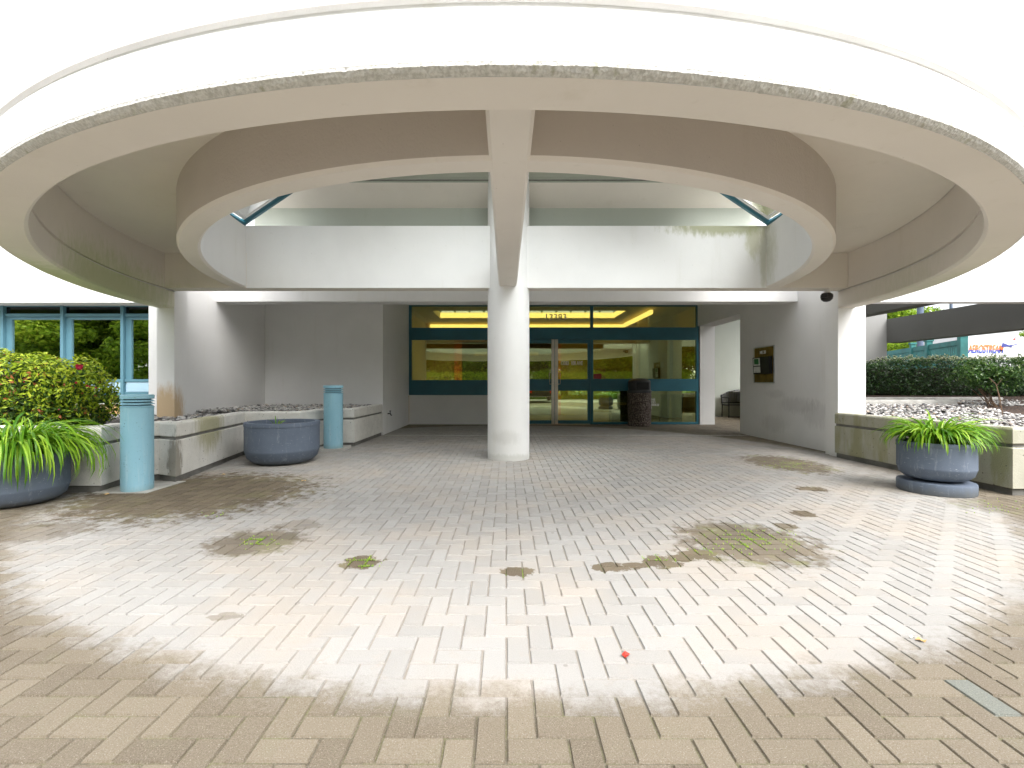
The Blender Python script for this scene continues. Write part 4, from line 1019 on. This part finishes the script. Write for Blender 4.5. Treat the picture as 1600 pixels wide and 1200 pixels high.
def twotone():
    b = NB('orange_blue_lettering'); z = b.sep(b.pos())[2]
    c = b.mix(b.math('GREATER_THAN', z, zz(546.8)), (.02, .05, .35), (.85, .16, .02)); return b.pbr(c, .5)
M['two'] = twotone()
text('AEROSTREAM', .52, M['two'], 'lettering', t, ((1512.5 - 791) * TY / 720, TY - .025, zz(551.5)), shear=.15, bold=.012, sx=.49)
text('aircraft', .13, M['steel'], 'lettering', t, ((1571 - 791) * TY / 720, TY - .025, zz(532.5)), bold=.004)
m = MB(); m.prism([((1581 - 791) * TY / 720, zz(531)), ((1585.5 - 791) * TY / 720, zz(531.5)), ((1586 - 791) * TY / 720, zz(527))], 'y', TY - .03, TY - .022); m.done('red_mark', M['redplast'], t)
# little aeroplane: fuselage with crossed wings
def sgn(pts, mt, nm):
    m = MB(); m.prism([((u - 791) * TY / 720, zz(v)) for u, v in pts], 'y', TY - .032, TY - .022); m.done(nm, mt, t)
M['navy'] = plain('navy_marking', (.03, .04, .22), .5); 
sgn([(1564, 541.5), (1566, 535.5), (1580, 541), (1582, 543), (1572, 541)], M['navy'], 'aeroplane_mark')
m = MB(); m.prism([((u - 791) * TY / 720, zz(v)) for u, v in ((1563.5, 541), (1588, 537.5), (1588, 538.8), (1564, 543))], 'y', TY - .040, TY - .033); m.done('aeroplane_mark', M['navy'], t)
# trees
def tree_proto(name, label, h, cr, mat, nleaf, lsz, seed, cat='tree'):
    global rng
    r_ = np.random.default_rng(seed); t = thing(name, label, cat)
    ncl = 90; ctr = []
    m = MB(); m.tube([(0, 0, -.1), (.05, .02, h * .2), (-.05, .06, h * .42), (0, 0, h * .7)], h * .03, 8, h * .012)
    for i in range(ncl):
        v = r_.normal(0, 1, 3); v /= np.linalg.norm(v); rad = r_.uniform(.35, 1) ; p = np.array([v[0] * cr * rad, v[1] * cr * rad, h * .52 + v[2] * h * .46 * rad]); ctr.append(p)
        if i < 22:
            z0 = h * r_.uniform(.25, .55); q = p * .5 + np.array([0, 0, z0 * .5 + h*.03]); m.tube([(0, .03, z0), tuple(q), tuple(p)], h * .010, 5, h * .003)
    m.done('trunk', M['bark'], t, world=False)
    ctr = np.array(ctr); idx = r_.integers(0, ncl, nleaf); d = r_.normal(0, 1, (nleaf, 3)); d /= np.linalg.norm(d, axis=1, keepdims=True)
    Q = ctr[idx] + d * (r_.random((nleaf, 1)) ** .45) * cr * .27 * np.array([1, 1, .6])
    rng = r_; nn = d * .5 + unit(nleaf) * .7 + np.array([0, 0, .5]); nn /= np.linalg.norm(nn, axis=1, keepdims=True)
    V, F = leaf_quads(Q, nn, r_.uniform(.7, 1.3, nleaf) * lsz, r_.uniform(.5, .8, nleaf) * lsz)
    cc = np.clip(r_.normal(.5, .22, nleaf) + r_.normal(0, .12, ncl)[idx], 0, 1)
    mesh_np('crown', V, F, mat, t, rnd=np.repeat(cc, 2), world=False); rng = np.random.default_rng(seed + 1); return t
tg = tree_proto('leafy_tree', 'bright green leafy tree behind the truck and fence', 8, 3.2, M['tree'], 26000, .21, 11)
td = tree_proto('leafy_tree', 'darker leafy tree across the drive, seen only reflected in the windows', 7.5, 3.4, M['treedark'], 26000, .21, 12)
tg.location = (27, 33, 0)
labs = ['bright green tree just above the fence left of the truck', 'tall yellow-green tree in the gap between the beams', 'yellow-green tree behind the right end of the truck']
for i, (x, y, s_) in enumerate(((24, 27.5, .55), (24.5, 34, .75), (35, 28, .75))):
    c_ = copy_tree(tg); c_.location = (x, y, 0); c_.rotation_euler = (0, 0, i * 1.7 + .5); c_.scale = (s_,) * 3; c_['label'] = labs[i]; c_['group'] = 'trees beyond the fence'
tg['group'] = 'trees beyond the fence'
lab = 'leafy tree across the drive, seen only reflected in the windows'
spots = [(-28, -11, 1.0, 0), (-23, -14, 1.1, 1), (-18.5, -11, .95, 0), (-14, -15, 1.15, 0), (-33, -16, 1.2, 1), (-10, -16, 1.0, 0), (-5.5, -15.5, .95, 1), (-1, -17, 1.05, 0), (3.5, -15, 1.0, 0), (8.5, -14.5, .9, 0), (13.5, -15, 1.1, 0), (19, -14, 1.0, 1), (-38, -12, 1.2, 0), (6, -21, 1.4, 1), (-4, -23, 1.4, 0), (14, -22, 1.4, 1), (-14, -22, 1.5, 1), (-24, -23, 1.5, 0), (-34, -24, 1.6, 1)]
td['group'] = 'trees across the drive'; td['label'] = lab; td.location = (24, -16, 0)
for i, (x, y, s_, k) in enumerate(spots):
    c_ = copy_tree(tg if k == 0 or x < -12 else td); c_.location = (x, y, 0); c_.rotation_euler = (0, 0, i * 2.1); c_.scale = (s_ * 1.35, s_ * 1.35, s_ * 1.2); c_['label'] = lab; c_['group'] = 'trees across the drive'
# hedge across the drive (reflected)
t = thing('clipped_hedge', 'long green hedge across the drive, seen only reflected in the glass', 'hedge', (0, -9.4, 0))
Q, nn, dp = box_hedge(22000, -20, 22, -11.6, -10.0, 0, 2.1); V, F = leaf_quads(Q, nn, np.full(len(Q), .16), np.full(len(Q), .10)); mesh_np('foliage', V, F, M['tree'], t, rnd=np.repeat(np.clip(rng.normal(.45, .25, len(Q)), 0, 1), 2))
# lamp posts and a far building in the gap
for i, (u, y, w_, lab) in enumerate(((1438, 26, .20, 'dark blue-grey post in the gap between the grey beams, left one'), (1486, 30, .12, 'thinner dark post in the gap between the grey beams, right one'))):
    t = thing('lamp_post', lab, 'lamp post', ((u - 791) * y / 720, y, 0), 0, 'posts beyond the fence')
    m = MB(); m.lathe([(0, 0), (w_ * 1.5, 0), (w_ * 1.5, .3), (w_, .35), (w_ * .7, 7), (0, 7)], 0, 0, 12); m.done('pole', M['postgrey'], t, 30, world=False)
    m = MB(); m.tube([(0, 0, 6.8), (0, -.6, 7.3), (0, -1.4, 7.4)], .05, 8); m.done('arm', M['postgrey'], t, world=False)
    m = MB(); m.obox((0, -1.6, 7.38), .25, .6, .1, 0, 0, .03); m.done('lamp_head', M['steel'], t, world=False)
t = thing('far_building', 'pale building far beyond the fence', 'building', (32, 40, 0))
m = MB(); m.box(25, 36, 38, 46, 0, 7.2); m.done('wall', M['palebuilding'], t)
for i in range(5):
    for z in (1.5, 4.2):
        m = MB(); m.box(25.8 + i * 2, 27.0 + i * 2, 37.95, 37.99, z, z + 1.3); m.done('window', M['carglass'], t)
# car behind the camera, seen in the door glass
t = thing('parked_car', 'dark estate car with red tail lamps, seen only reflected in the door glass', 'car', (1.75, -4.0, 0))
prof_ = [(2.25, .35), (2.25, .95), (2.1, 1.05), (1.75, 1.42), (1.2, 1.47), (-.3, 1.42), (-1.1, 1.0), (-2.1, .85), (-2.25, .6), (-2.2, .3)]
m = MB(); m.prism([(-4.0 + y_, z_) for y_, z_ in prof_], 'x', .85, 2.65); m.done('body', M['carpaint'], t)
m = MB(); m.prism([(-4.0 + 2.12, 1.05), (-4.0 + 1.79, 1.40), (-4.0 + 1.80, 1.41), (-4.0 + 2.135, 1.06)], 'x', 1.05, 2.45); m.done('rear_window', M['carglass'], t)
for x0 in (.86, 2.30): m = MB(); m.box(x0, x0 + .36, -1.76, -1.735, .58, .76); m.done('tail_lamp', M['tail'], t)
m = MB(); m.box(.9, 2.6, -1.76, -1.71, .34, .40); m.done('bumper_trim', M['chrome'], t)
m = MB(); m.box(1.25, 2.25, -1.76, -1.735, .66, .70); m.done('boot_trim', M['chrome'], t)
for y_ in (-5.4, -2.6):
    for x_ in (.84, 2.46):
        m = MB(); m.tube([(x_, y_, .33), (x_ + .2, y_, .33)], .33, 24); m.done('wheel', M['rubber'], t)
t.location.x += .35
